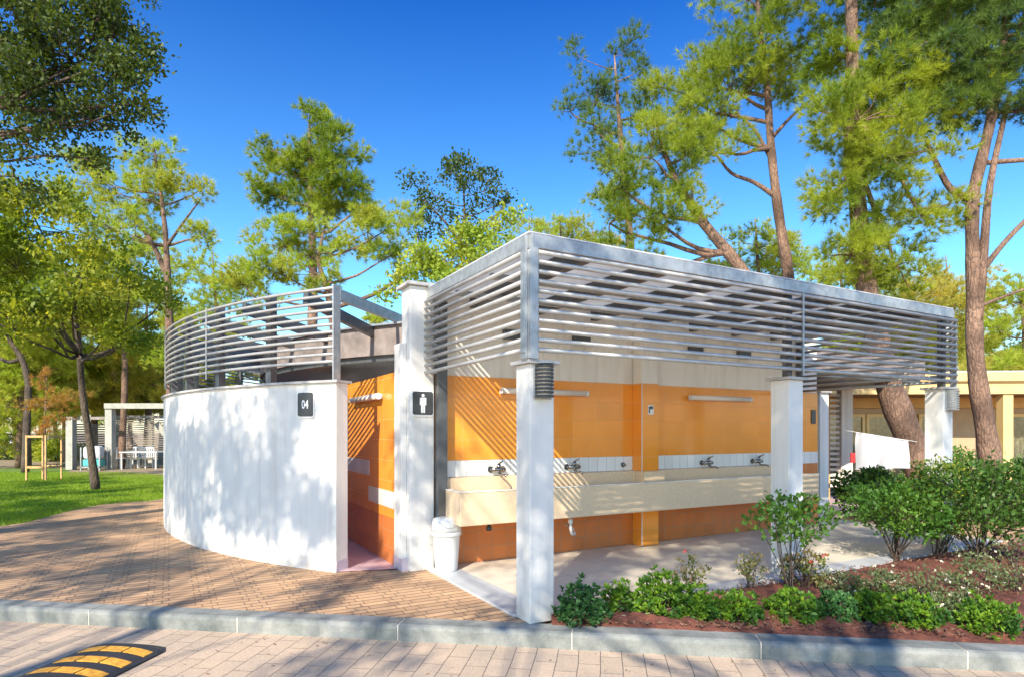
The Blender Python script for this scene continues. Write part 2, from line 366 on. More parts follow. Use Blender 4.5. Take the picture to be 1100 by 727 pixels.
# ---------------------------------------------------------------- ground, road, kerb, paving, bed, lawn
KZ0 = 5.15
def kerb_y(x): return KZ0 - .145 * x
def sheet(name, poly, z, mat, kind='structure'):
    m = MB(); m.add([(x, y, z) for x, y in poly], [tuple(range(len(poly)))]); return tag(m.build(name, mat), kind=kind)
sheet('ground', [(-400, kerb_y(-400)+.05), (400, kerb_y(400)+.05), (400, 700), (-400, 700)], -.03, M['earth'])
sheet('road', [(-60, -40), (60, -40), (60, kerb_y(60)), (-60, kerb_y(-60))], -.13, M['road'])
lawn_edge = [(-8.35, 14.3), (-9.0, 13.6), (-8.95, 12.6), (-8.8, 11.9), (-8.55, 10.9), (-8.7, 10.2), (-9.6, 9.6), (-12, 9.0), (-30, 7.6)]
sheet('brown_paving', [(-40, kerb_y(-40)+.03)] + [(x, kerb_y(x)+.03) for x in np.linspace(-30, .05, 12)] +
      [LW(.0, .0)[:2], LW(.0, 3.2)[:2], LW(2, 12)[:2], (-6, 18), (-8, 17.0)] + lawn_edge + [(-40, 7.3)], 0.0, M['interlock'])
sheet('lawn', [(-8.0, 17.2)] + [(x+.25, y-.2) for x, y in lawn_edge] + [(-60, 7), (-60, 30), (-20, 27), (-10, 21)], -.012, M['turf'])
# kerb: separate stones with open joints
def kerb():
    L = 1.42; x0 = -.92 - L * 14
    for i in range(32):
        a = x0 + i * L + .004; b = a + L - .008
        pa = np.array([a, kerb_y(a)]); pb = np.array([b, kerb_y(b)])
        prof = [(0.03, -.2), (-.185, -.2), (-.185, -.035), (-.172, -.012), (-.15, 0.0), (0.03, .0)]
        vs = [(p[0] + N_[0]*d, p[1] + N_[1]*d, z + .002) for p in (pa, pb) for d, z in prof]; n = 6
        m.add(vs, [tuple(range(n)), tuple(range(n, 2*n))[::-1]] + [(i_, n+i_, n+(i_+1) % n, (i_+1) % n) for i_ in range(n)])
m = MB(); kerb(); tag(m.build('kerb', M['kerb'], bevel=.004), kind='structure')
m = MB()
for i in range(33):
    a = -.92 - 1.42*14 + i*1.42; p = np.array([a, kerb_y(a)])
    q = [(p[0] + N_[0]*d, p[1] + N_[1]*d) for d in (0.02, -.18)]
    m.beam((q[0][0], q[0][1], -.07), (q[1][0], q[1][1], -.07), .0075, .135)
tag(m.build('kerb_mortar', M['plaster_in']), kind='structure')

# planting bed: a lumpy sheet of soil between kerb and terrace
def bed():
    nx, ny = 180, 26; vs = []; 
    for i in range(nx + 1):
        x = .33 + (14 - .33) * i / nx
        y0 = kerb_y(x) + .0
        y1 = min(O[1] + (x - O[0]) * math.tan(A) , 9.2) - .02
        y1 = max(y1, y0 + .02)
        for j in range(ny + 1):
            t = j / ny; e = min(t, 1 - t) * 2
            z = -.01 + .05 * min(1, e * 3) + .018 * sin(x * 23 + j) * min(1, e * 4) + .02 * sin(x * 5.1 + t * 9) * min(1, e * 4) + rng.normal() * .006
            vs.append((x, y0 + (y1 - y0) * t, z))
    fs = [(i*(ny+1)+j, (i+1)*(ny+1)+j, (i+1)*(ny+1)+j+1, i*(ny+1)+j+1) for i in range(nx) for j in range(ny)]
    m = MB(); m.add(vs, fs, True); tag(m.build('soil_bed', M['soil']), kind='structure')
    n = 9000; x = rng.uniform(.4, 9, n); y0 = kerb_y(x); y1 = np.minimum(O[1] + (x - O[0]) * math.tan(A), 9.2)
    t = rng.uniform(.03, .97, n); y = y0 + (y1 - y0) * t; c = np.stack([x, y, .03 + rng.uniform(0, .02, n)], 1)
    d = rng.normal(size=(n, 3)); d[:, 2] *= .35; d /= np.linalg.norm(d, axis=1)[:, None]
    e = np.cross(d, rng.normal(size=(n, 3))); e /= np.linalg.norm(e, axis=1)[:, None]
    L = rng.uniform(.008, .022, (n, 1)); w = rng.uniform(.003, .009, (n, 1))
    Q = np.stack([c - d*L - e*w, c + d*L - e*w*.6, c + d*L + e*w, c - d*L + e*w], 1)
    tag(fastmesh('bark_chips', Q, 4, M['chip']), 'red brown bark chips scattered over the planting bed', 'mulch', kind='stuff')
bed()
sheet('right_paving', [LW(7.6, 0)[:2], LW(7.6, -1.3)[:2], (12, 6.5), (40, 6), (40, 14.5), LW(7.96, 5)[:2], LW(7.96, 0)[:2]], -.006, M['interlock'])

# grass blades over the part of the lawn that the photo shows
def inpoly(x, y, poly):
    c = np.zeros(len(x), bool); n = len(poly)
    for i in range(n):
        x1, y1 = poly[i]; x2, y2 = poly[(i+1) % n]
        k = ((y1 > y) != (y2 > y)) & (x < (x2 - x1) * (y - y1) / (y2 - y1 + 1e-12) + x1); c ^= k
    return c
def grass():
    n = 330000; y = 7.2 + 17 * rng.random(n) ** 1.4; x = rng.uniform(-22, -7.6, n)
    poly = [(-8.0, 17.2)] + lawn_edge + [(-60, 7), (-60, 30), (-20, 27), (-10, 21)]
    k = inpoly(x, y, poly) & (x > -.95 * y); x = x[k]; y = y[k]; n = len(x)
    c = np.stack([x, y, np.full(n, -.012)], 1); d = rng.normal(size=(n, 3)) * .45; d[:, 2] = 1; d /= np.linalg.norm(d, axis=1)[:, None]
    a = rng.uniform(0, 2*pi, n); s = np.stack([np.cos(a), np.sin(a), np.zeros(n)], 1); h = rng.uniform(.03, .075, (n, 1))
    Q = np.stack([c - s*.006, c + s*.006, c + d*h], 1)
    tag(fastmesh('grass', Q, 3, M['grass']), 'short bright green grass of the lawn beyond the paving', 'grass', kind='stuff')
grass()
# leaf litter
def litter():
    n = 2600; x = rng.uniform(-9, 5, n); y = rng.uniform(3.6, 12, n)
    z = np.where(y > kerb_y(x) + .05, .006, np.where(y < kerb_y(x) - .2, -.124, .008))
    k = (x < -.5) & (y < 9) | (y < kerb_y(x) - .2); x, y, z = x[k], y[k], z[k]; n = len(x)
    rel = (np.stack([x, y], 1) - O); u = rel @ U; v = rel @ V
    rad = np.hypot(u - 5.95, v - 7.89); k = (rad > 8.75) & ~((u > -.3) & (v > -.1)); x, y, z = x[k], y[k], z[k]; n = len(x)
    c = np.stack([x, y, z], 1); a = rng.uniform(0, 2*pi, n); s = np.stack([np.cos(a), np.sin(a), rng.normal(size=n)*.15], 1); t = np.stack([-np.sin(a), np.cos(a), rng.normal(size=n)*.15], 1)
    L = rng.uniform(.005, .016, (n, 1)); Q = np.stack([c - s*L, c + t*L*.5, c + s*L, c - t*L*.5], 1); Q[:, :, 2] += .004
    tag(fastmesh('fallen_leaves', Q, 4, M['litter']), 'small dry leaves scattered over the paving and road', 'leaves', kind='stuff')
litter()

# ---------------------------------------------------------------- washroom building (built in its own axes: x along the front, y into the building)
B = empty('washroom_building', (O[0], O[1], 0), A, 'low white washroom block with a curved wall, orange tiled niche and metal louvre screens', 'building')
CU, CV, R = 5.95, 7.89, 8.66
def cp(r, deg, z): a = radians(deg); return (CU + r*cos(a), CV + r*sin(a), z)
def arc_wall(mb, r0, r1, z0, z1, a0, a1, n=60):
    vs = []
    for i in range(n+1):
        a = a0 + (a1-a0)*i/n
        vs += [cp(r0,a,z0), cp(r1,a,z0), cp(r1,a,z1), cp(r0,a,z1)]
    fs = []
    for i in range(n):
        o = i*4; q = o+4
        fs += [(o,o+1,q+1,q), (o+1,o+2,q+2,q+1), (o+2,o+3,q+3,q+2), (o+3,o,q,q+3)]
    mb.add(vs, fs, False); mb.sm[-len(fs):] = [True]*len(fs)
    o = len(mb.v) - (n+1)*4; mb.f += [(o,o+3,o+2,o+1), (o+n*4,o+n*4+1,o+n*4+2,o+n*4+3)]; mb.sm += [False]*2
    return mb
def sharp(o):
    md = o.modifiers.new('edges', 'EDGE_SPLIT'); md.split_angle = radians(30); return o
cw = sharp(arc_wall(MB(), R-.2, R, 0, 2.155, 217, 95, 90).build('curved_wall', M['plaster'], B))
sharp(arc_wall(MB(), R-.235, R+.035, 2.157, 2.185, 217.25, 95, 90).build('coping', M['cap'], cw))
arc_wall(MB(), R-.203, R-.004, 0.0, .13, 217.03, 216.9, 2).build('skirting', M['pink_skirt'], cw)

def column(u0, v0, w, d, z1, mat, cap=True, name='column', over=.04):
    c = MB().box(u0, u0+w, v0, v0+d, 0, z1).build(name, mat, B, bevel=.006)
    if cap: MB().box(u0-over, u0+w+over, v0-over, v0+d+over, z1+.001, z1+.032).build('column_cap', M['cap'], c, bevel=.003)
    return c
col1 = column(0, 0, .235, .235, 2.165, M['plaster'])
col2 = column(3.27, 0, .235, .235, 2.165, M['plaster'])
MB().box(3.265, 3.51, -.006, .24, 0.021, .13).build('plinth', M['cap'], col2)
col3 = column(6.40, 0, .235, .235, 2.165, M['plaster'])
MB().box(6.395, 6.64, -.006, .24, 0.021, .13).build('plinth', M['cap'], col3)
col4 = column(7.62, 2.62, .25, .25, 2.30, M['plaster'])
pil = MB().box(-.22, .07, 2.3, 2.6, 0, 3.26).build('pillar', M['plaster'], B, bevel=.01)
MB().box(-.27, .13, 2.25, 2.66, 3.262, 3.30).build('pillar_cap', M['cap'], pil, bevel=.003)
MB().box(-.29, -.222, 2.42, 2.66, 0, 2.62).build('door_jamb', M['plaster'], B, bevel=.004)
MB().box(-.295, -.212, 2.36, 2.665, 0.0, .14).build('skirting', M['pink_skirt'], pil)
MB().box(.075, .2, 2.3, 2.35, 0.022, .14).build('skirting', M['dark_ribs'], pil)
# doorway side wall (tiled, running back) and wash niche back wall
sw = MB().box(-.27, .25, 2.66, 7.2, .0, 2.302).build('side_wall', M['plaster_in'], B)
MB().box(-.285, -.272, 2.665, 7.2, .56, 2.30).build('wall_tiles', M['orange_tile'], sw)
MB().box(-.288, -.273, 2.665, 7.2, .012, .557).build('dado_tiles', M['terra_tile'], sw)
MB().box(-.291, -.2855, 3.72, 4.9, 1.02, 1.22).build('white_band', M['white_tile'], sw); MB().box(-.291, -.2855, 2.67, 3.75, .68, .88).build('white_band', M['white_tile'], sw)  # two short white strips set on the side wall
bw = MB().box(.1, 7.15, 2.36, 2.6, 0, 3.243).build('back_wall', M['plaster_in'], B)
MB().box(.1, 7.15, 2.347, 2.358, 1.256, 2.262).build('wall_tiles', M['orange_tile'], bw)
MB().box(.1, 7.15, 2.345, 2.358, 1.06, 1.253).build('white_band', M['white_tile'], bw)
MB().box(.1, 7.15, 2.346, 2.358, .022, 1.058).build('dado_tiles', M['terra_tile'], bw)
pl = MB().box(3.07, 3.35, 2.16, 2.344, 0, 3.08).build('pilaster', M['plaster_in'], bw)
MB().box(3.06, 3.36, 2.147, 2.343, 1.056, 2.262).build('pilaster_tiles', M['orange_tile'], pl)
MB().box(3.061, 3.359, 2.148, 2.343, .022, .545).build('pilaster_tiles', M['orange_tile'], pl)
t = MB(); t.box(3.056, 3.066, 2.143, 2.15, .545, 2.262); t.box(3.056, 3.066, 2.143, 2.15, .022, .54); t.build('corner_trim', M['white_plastic'], pl)
# dark beam ends let into the wall head
for k, u in enumerate(np.arange(1.0, 7.0, 1.04)):
    MB().box(u, u+.26, 2.29, 2.357, 2.74, 2.86).build('beam_end', M['dark_steel'], bw)
# galvanised fascia frame and roof of the open part
for args in ((0, 6.62, -.03, .02, 3.118, 3.232), (-.03, .02, .022, 2.42, 3.118, 3.232), (6.60, 6.65, .022, 2.42, 3.118, 3.232)):
    MB().box(*args).build('roof_fascia', M['galv'], B, bevel=.004)
MB().box(-.015, 6.63, -.01, 2.62, 3.245, 3.255).build('roof_sheet', M['sheet'], B)
for u in (.55, 1.45, 2.35, 3.27, 4.15, 5.05, 5.95):
    MB().box(u, u+.09, .025, 2.36, 3.085, 3.235).build('rafter', M['dark_steel'], B)
for v in (.75, 1.55):
    MB().box(.03, 6.59, v, v+.05, 3.03, 3.083).build('purlin', M['galv'], B)
# louvre screens
LZ = [2.275 + k * .0805 for k in range(11)]
def slat(p0, p1, par, r=.020):
    MB().tube([p0, p1], r, 10).build('louver', M['louver'], par)
front = MB(); front.box(-.035, .045, -.062, -.048, 2.20, 3.11); front.box(.05, .09, .03, .1, 2.20, 3.09); front.box(-.046, -.010, -.046, -.010, 2.20, 3.09)
sc1 = front.build('louver_screen', M['galv'], B)
for z in LZ: slat((.05, -.045, z), (6.64, -.045, z), sc1)
for u in (3.40,): MB().box(u, u+.022, -.078, -.068, 2.22, 3.10).build('screen_rod', M['galv'], sc1)
for u in (3.30, 6.46): MB().box(u, u+.07, .035, .11, 2.20, 3.09).build('screen_post', M['dark_steel'], sc1)
for u in (3.33, 6.5):
    for z in LZ[1::2]: MB().box(u, u+.012, -.03, .05, z-.01, z+.01).build('bracket', M['galv'], sc1)
left = MB().box(-.062, -.048, -.035, .045, 2.20, 3.11); left.box(-.075, -.062, -.03, .03, 2.25, 3.06)
sc2 = left.build('louver_screen', M['galv'], B)
for z in LZ: slat((-.045, .05, z), (-.045, 2.28, z), sc2)
MB().box(.08, .19, 2.19, 2.29, .0, 3.09).build('screen_post', M['dark_steel'], sc2)
for z in LZ[::2]: MB().box(-.03, .08, 2.22, 2.24, z-.01, z+.01).build('bracket', M['galv'], sc2)
rt = MB().box(6.655, 6.67, -.035, .045, 2.20, 3.11)
sc3 = rt.build('louver_screen', M['galv'], B)
for z in LZ: slat((6.665, .05, z), (6.665, 2.42, z), sc3)
MB().box(6.56, 6.62, 2.25, 2.33, 2.2, 3.09).build('screen_post', M['dark_steel'], sc3)
# curved screen on the curved wall
p = cp(R-.13, 216.7, 0)
ps = MB(); a = radians(216.7); rr = np.array([cos(a), sin(a)]); tt = np.array([-sin(a), cos(a)]); c0 = np.array([CU, CV])
def polybox(mb, c, hx, hy, r, t, z0, z1):
    mb.prism([tuple(c + r*hx*i + t*hy*j) for i, j in ((-1,-1),(1,-1),(1,1),(-1,1))], z0, z1); return mb
polybox(ps, c0 + rr*(R-.06), .06, .008, rr, tt, 2.19, 3.27); polybox(ps, c0 + rr*(R-.115)+tt*(-.05), .006, .05, rr, tt, 2.19, 3.27)
sc4 = ps.build('louver_screen', M['galv'], B)
for k in range(11):
    z = 2.40 + k * .0835
    MB().tube([cp(R-.03, x, z) for x in np.linspace(216.6, 95, 90)], .0185, 8).build('louver', M['louver'], sc4)
for k, d in enumerate(np.arange(209, 98, -8)):
    a = radians(d); rr = np.array([cos(a), sin(a)]); tt = np.array([-sin(a), cos(a)])
    polybox(MB(), c0 + rr*(R-.13), .045, .05, rr, tt, 2.187, 3.28).build('screen_post', M['dark_steel'], sc4)
    if k % 2 == 1:
        a = radians(d - 1); rr = np.array([cos(a), sin(a)]); tt = np.array([-sin(a), cos(a)])
        polybox(MB(), c0 + rr*(R-.005), .004, .012, rr, tt, 2.30, 3.27).build('screen_rod', M['louver'], sc4)
# round roof behind: slab with weathered fascia, carried past the curved wall by joists
rpoly = [cp(7.05, x, 0)[:2] for x in np.linspace(228.2, 10, 80)] + [(11.1, 2.64)]
rf = MB().prism(rpoly, 2.68, 3.08).build('round_roof', M['fascia'], B)
rp2 = [cp(7.11, x, 0)[:2] for x in np.linspace(228.0, 10, 80)] + [(11.1, 2.63)]
MB().prism(rp2, 3.082, 3.11).build('roof_edge', M['galv'], rf)
MB().prism([cp(6.99, x, 0)[:2] for x in np.linspace(227.9, 10, 80)] + [(11.0, 2.68)], 2.60, 2.678).build('soffit', M['dark_steel'], rf)
for d in np.arange(213, 98, -8):
    p0 = cp(R-.14, d, 3.19); p1 = cp(7.0, d-2, 3.0)
    MB().beam(p0, p1, .07, .14).build('joist', M['dark_steel'], rf)
MB().beam(cp(R-.115, 216.6, 3.17), (1.0, 4.75, 3.17), .05, .13).build('tie_beam', M['galv'], B)
# floors
fl = MB().add([(.0,.0,.018), (7.95,.0,.018), (7.95,3.2,.018), (7.15,3.2,.018), (7.15,2.36,.018), (.0,2.36,.018)], [(0,1,2,3,4,5)])
f1 = fl.build('terrace_floor', M['floor_tile'], B)
m = MB().box(-.02, .30, .236, 2.30, -.1, .0225); m.box(.236, 7.95, -.03, .20, -.1, .0225); m.build('floor_edging', M['floor_edge'], f1)
ip = [cp(R-.1, x, .008) for x in np.linspace(217, 20, 60)] + [(12, 2.64, .008)]
MB().add(ip, [tuple(range(len(ip)))]).build('washroom_floor', M['pink_tile'], B)
MB().add([cp(R-.02, 217.2, .01), (-.28, 2.5, .01), (-.28, 3.2, .01), cp(R-.2, 216, .01)], [(0,1,2,3)]).build('threshold', M['pink_tile'], B)

# ---------------------------------------------------------------- fittings
# wash trough
T = empty('wash_trough', LW(.17, 2.34), A, 'long beige terrazzo wash trough along the orange tiled wall', 'wash trough')
TL = 6.2
m = MB(); m.box(0, TL, -.56, -.50, .555, .925); m.box(0, .05, -.498, 0, .555, .925); m.box(TL-.05, TL, -.498, 0, .555, .925); m.box(.052, TL-.052, -.498, 0, .555, .66)
m.build('basin', M['trough'], T, bevel=.008)
m = MB(); m.box(0, TL, -.085, .0, .662, 1.055); m.box(2.86, 3.22, -.285, -.087, .662, 1.055); m.build('splash_ledge', M['trough'], T, bevel=.006)
m = MB(); m.box(-.004, TL+.004, -.566, -.496, .926, .936); m.box(-.004, .054, -.495, -.09, .926, .936); m.build('rim', M['plaster_in'], T)
for k, u in enumerate((.42, 1.55)):
    d = MB(); d.lathe([(.03, 0), (.03, .05), (.02, .05), (.02, .09)], (u, -.42, .465), 12)
    if k: d.tube([(u, -.42, .47), (u, -.42, .40), (u+.03, -.40, .33), (u+.10, -.36, .31), (u+.16, -.25, .36), (u+.16, -.08, .40)], .017, 8)
    d.build('drain_pipe', M['dark_ribs'] if not k else M['white_plastic'], T)

def mixer():
    t = empty('tap', (0,0,0))
    b = MB(); b.tube([(-.075, -.06, 0), (.075, -.06, 0)], .02, 12)
    for s in (-1, 1):
        b.tube([(s*.07, 0, 0), (s*.07, -.06, 0)], .014, 10); b.lathe([(0.001, 0), (.03, 0), (.03, .008), (.001, .008)], (0,0,0), 12) if 0 else None
        b.tube([(s*.07, 0.0, 0), (s*.07, -.012, 0)], .032, 14)
    b.build('tap_body', M['chrome'], t)
    MB().tube([(0, -.06, 0), (0, -.075, -.03), (0, -.12, -.05), (0, -.20, -.045), (0, -.235, -.05), (0, -.24, -.065)], [.014,.014,.012,.011,.011,.011], 10).build('spout', M['chrome'], t)
    h = MB(); h.tube([(0, -.06, .015), (0, -.062, .05)], .024, 12); h.tube([(0, -.062, .052), (.0, -.10, .068), (0, -.16, .085)], [.014,.010,.008], 8); h.build('lever', M['chrome'], t)
    return t
def px_u(px, v):   # place along the front axis seen at picture column px on the plane y=v
    r = (px - 550) / F; return (r * (O[1] + V[1]*v) - O[0] - V[0]*v) / (U[0] - r * U[1])
tap0 = mixer(); tap_labels = ['chrome mixer tap left of the front white column', 'chrome mixer tap just right of the front white column', 'chrome mixer tap nearest the pilaster in the right bay', 'chrome mixer tap at the far right end beside the second white column']
for i, (px, z) in enumerate(((535, 1.135), (616, 1.135), (760, 1.13), (814, 1.13))):
    t = tap0 if i == 0 else copy_tree(tap0)
    t.location = LW(px_u(px, 2.30), 2.343, z); t.rotation_euler = (0, 0, A); t.scale = (1.2, 1.0, 1.25); tag(t, tap_labels[i], 'tap', 'mixer taps over the wash trough')
m = MB(); v0 = LW(px_u(669, 2.34), 2.343, 1.14)
m.tube([(0, 0, 0), (0, -.015, 0)], .035, 14).tube([(0, -.015, 0), (0, -.05, 0)], .022, 12)
k = m.build('push_valve', M['chrome']); k.location = v0; k.rotation_euler = (0,0,A); tag(k, 'round chrome push button on the white tiles left of the pilaster', 'valve')

def wall_light(loc, rz, label, L=1.26):
    t = empty('wall_light', loc, rz, label, 'wall light', 'fluorescent wall lights')
    MB().box(-L/2, L/2, -.035, -.001, -.03, .03).build('housing', M['white_plastic'], t, bevel=.004)
    MB().tube([(-L/2+.01, -.062, 0), (L/2-.01, -.062, 0)], .038, 14).build('diffuser', M['lamp_tube'], t)
    for s in (-1, 1): MB().tube([(s*(L/2-.01), -.062, 0), (s*(L/2+.025), -.062, 0)], .04, 14).build('end_cap', M['white_plastic'], t)
    return t
wall_light(LW(1.59, 2.345, 2.10), A, 'long tube light on the orange tiles behind the front column')
wall_light(LW(4.75, 2.345, 2.10), A, 'long tube light on the orange tiles of the right bay')
wall_light(LW(-.288, 3.75, 2.04), A - pi/2, 'tube light on the orange side wall seen through the doorway')

def rrect(w, h, r, n=6):
    pts = []
    for cx, cz, a0 in ((w/2-r, h/2-r, 0), (-w/2+r, h/2-r, 90), (-w/2+r, -h/2+r, 180), (w/2-r, -h/2+r, 270)):
        for k in range(n+1): a = radians(a0 + 90*k/n); pts.append((cx + r*cos(a), cz + r*sin(a)))
    return pts
def plate(mb, w, h, r, y0, y1, cx=0, cz=0):
    p = rrect(w, h, r); n = len(p); vs = [(x+cx, y0, z+cz) for x, z in p] + [(x+cx, y1, z+cz) for x, z in p]
    return mb.add(vs, [tuple(range(n)), tuple(range(n, 2*n))[::-1]] + [(i, n+i, n+(i+1) % n, (i+1) % n) for i in range(n)])
def sign(loc, rz, label, w, h):
    t = empty('sign', loc, rz, label, 'sign')
    plate(MB(), w+.022, h+.026, .03, -.012, -.001, 0, -.007).build('backing_plate', M['sign_white'], t)
    plate(MB(), w, h, .025, -.02, -.0125).build('sign_face', M['sign_dark'], t); return t
def text_mesh(txt, size, parent, loc, mat, sx=1):
    cu = bpy.data.curves.new('t', 'FONT'); cu.body = txt; cu.size = size; cu.extrude = .0015; cu.align_x = 'CENTER'; cu.align_y = 'CENTER'; cu.offset = .0022
    o = bpy.data.objects.new('t', cu); COL.objects.link(o); dg = bpy.context.evaluated_depsgraph_get()
    me = bpy.data.meshes.new_from_object(o.evaluated_get(dg)); bpy.data.objects.remove(o)
    me.materials.clear(); me.materials.append(mat)
    r = bpy.data.objects.new('lettering', me); COL.objects.link(r); r.parent = parent; r.location = loc; r.rotation_euler = (pi/2, 0, 0); r.scale = (sx, 1, 1); return r
# 04 sign on the curved wall
best = None
for d in np.arange(217, 205, -.02):
    c = cp(R, d, 0); w = LW(c[0], c[1]); px = 550 + F*w[0]/w[1]
    if best is None or abs(px - 329.3) < best[0]: best = (abs(px-329.3), d, w)
dn = radians(best[1]) + A                     # outward normal in the world
s1 = sign((best[2][0] + cos(dn)*.002, best[2][1] + sin(dn)*.002, 1.6 + 29*best[2][1]/F), dn + pi/2, 'charcoal sign reading 04 on the curved white wall', .235, .275)
text_mesh('04', .135, s1, (0, -.0215, -.005), M['sign_white'], .78)
# man sign on the pillar
s2 = sign(LW(-.075, 2.299, 1.925), A, 'charcoal sign with a white standing man on the tall pillar', .245, .265)
m = MB()
def cyl_y(mb, cx, cz, r, n=20): 
    vs = [(cx+r*cos(2*pi*k/n), y, cz+r*sin(2*pi*k/n)) for y in (-.0235, -.0205) for k in range(n)]
    return mb.add(vs, [tuple(range(n)), tuple(range(n, 2*n))[::-1]] + [(i, n+i, n+(i+1) % n, (i+1) % n) for i in range(n)])
cyl_y(m, 0, .088, .0175)
plate(m, .078, .036, .016, -.0235, -.0205, 0, .047); m.box(-.024, .024, -.0234, -.0206, -.03, .045)
plate(m, .013, .085, .006, -.0233, -.0207, -.0325, .018); plate(m, .013, .085, .006, -.0233, -.0207, .0325, .018)
plate(m, .021, .115, .006, -.0236, -.0204, -.0135, -.055); plate(m, .021, .115, .006, -.0236, -.0204, .0135, -.055)
m.build('man_pictogram', M['sign_white'], s2)
# small notice on the pilaster
s3 = empty('notice', LW(3.215, 2.146, 1.90), A, 'tiny white and black notice on the orange pilaster', 'sign')
MB().box(-.05, .05, -.006, -.0005, -.065, .065).build('backing_plate', M['sign_white'], s3)
m = MB(); m.box(-.038, -.018, -.009, -.0065, -.045, .045); m.box(-.017, .035, -.009, -.0065, .01, .05); cyl_y(m, .012, -.02, .0)if 0 else None
m.build('printed_symbol', M['sign_dark'], s3)
s4 = empty('dark_plate', LW(7.03, 2.346, 1.85), A, 'small dark plate on the rear wall right of the second column', 'sign')
plate(MB(), .12, .24, .02, -.012, -.001).build('sign_face', M['sign_dark'], s4)

def ribbed_lamp(loc, mat, label):
    t = empty('wall_lamp', loc, A, label, 'wall lamp', 'ribbed lamps on the columns')
    MB().box(-.085, .085, -.02, -.001, -.15, .15).build('back_plate', M['grey_ribs'], t, bevel=.003)
    def half(r, z0, z1):
        n = 12; pts = [(r*cos(a), -.02 - r*1.25*sin(a)) for a in np.linspace(0, pi, n)]
        return pts, z0, z1
    p, _, _ = half(.062, 0, 0); MB().prism(p, -.13, .13).build('lamp_body', M['lamp_tube'], t)
    m = MB()
    for k in range(9):
        z = -.135 + k * .031; p, _, _ = half(.082, 0, 0); m.prism(p, z, z+.019)
    m.build('ribs', mat, t)
    p, _, _ = half(.085, 0, 0); MB().prism(p, .142, .155).build('lamp_top', M['grey_ribs'], t); return t
ribbed_lamp(LW(.115, -.001, 2.02), M['dark_ribs'], 'dark ribbed lamp high on the front corner column')
ribbed_lamp(LW(6.53, -.001, 2.02), M['grey_ribs'], 'light grey ribbed lamp on the far right column')

# swing-lid bin
bx = G(478, 617); b = empty('waste_bin', (bx[0], bx[1]+.14, .02), radians(10), 'white plastic swing lid bin beside the pillar', 'bin'); b.scale = (1.14, 1.14, 1.0)
MB().lathe([(.10,0),(.108,.005),(.112,.03),(.138,.40),(.142,.405),(.142,.42)], n=32).build('bin_body', M['white_plastic'], b)
MB().lathe([(.150,.405),(.152,.41),(.152,.44),(.146,.45),(.142,.452)], n=32).build('rim', M['white_plastic'], b)
# domed lid with a slanted swing flap
m = MB(); n = 32
m.lathe([(.147,.453),(.146,.49),(.141,.55),(.134,.582),(.118,.598),(.07,.606),(.01,.608)], n=40)
lid = m.build('lid', M['white_plastic'], b)
m = MB(); pts = []
for a_ in np.linspace(0, 1, 17):
    ph = radians(-125 + 95*a_); z = .572 - .075*sin(pi*a_); rr_ = .1475 - (z-.49)*.08; pts.append((rr_*cos(ph), rr_*sin(ph), z))
m.tube(pts, .003, 6); m.build('flap_edge', M['cap'], lid)
MB().tube([(-.15, -.0, .43), (-.175, -.02, .40), (-.18, -.02, .33), (-.15, -.01, .30)], .006, 6).build('handle', M['white_plastic'], b)

# speed bump
E = np.array([-3.36, 5.04]); th = atan2(K[1], K[0])
sb = empty('speed_bump', (E[0], E[1], -.13), th, 'black and yellow rubber speed bump lying across the road', 'speed bump')
def hump(x): t = (x / .66) * 2 - 1; return .012 + .043 * (1 - abs(t) ** 2.4)
SL = 2.6; m = MB(); nx = 24; ys = [0, -.012, -.05, -.11] + [-.17 - k*.02 for k in range(120)]
vs = []
for y in ys:
    tap = min(1, .25 + (-y / .15)) if y > -.15 else 1; ins = .10 * (1 - tap)
    for i in range(nx+1):
        x = ins + (.66 - 2*ins) * i / nx; z = hump(.66*i/nx) * (tap if y < 0 else 0)
        if y < -.17:
            ph = ((-y - .17) % .215) / .215; z -= .006 if ph < .5 and 0.06 < i/nx < .94 else 0
        vs.append((x, y, z))
fs = [(j*(nx+1)+i, (j+1)*(nx+1)+i, (j+1)*(nx+1)+i+1, j*(nx+1)+i+1) for j in range(len(ys)-1) for i in range(nx)]
m.add(vs, fs, False); m.build('rubber_body', M['rubber'], sb)
for k in range(11):
    y0 = -.178 - k*.215; y1 = y0 - .098
    for a, b_ in ((.045, .225), (.24, .42), (.435, .615)):
        m = MB(); n = 6; top = []
        for y in (y0, y1):
            top += [(a + (b_-a)*i/n, y, hump(a + (b_-a)*i/n) + .001) for i in range(n+1)]
        vs = top + [(x, y, z-.012) for x, y, z in top]; q = n+1
        fs = [(i, q+i, q+i+1, i+1) for i in range(n)] + [(2*q+i, i, i+1, 2*q+i+1) for i in range(n)] + [(q+i, 3*q+i, 3*q+i+1, q+i+1) for i in range(n)] + [(0, 2*q, 3*q, q), (n, q+n, 3*q+n, 2*q+n)]
        m.add(vs, fs); m.build('reflector', M['yellow'], sb)

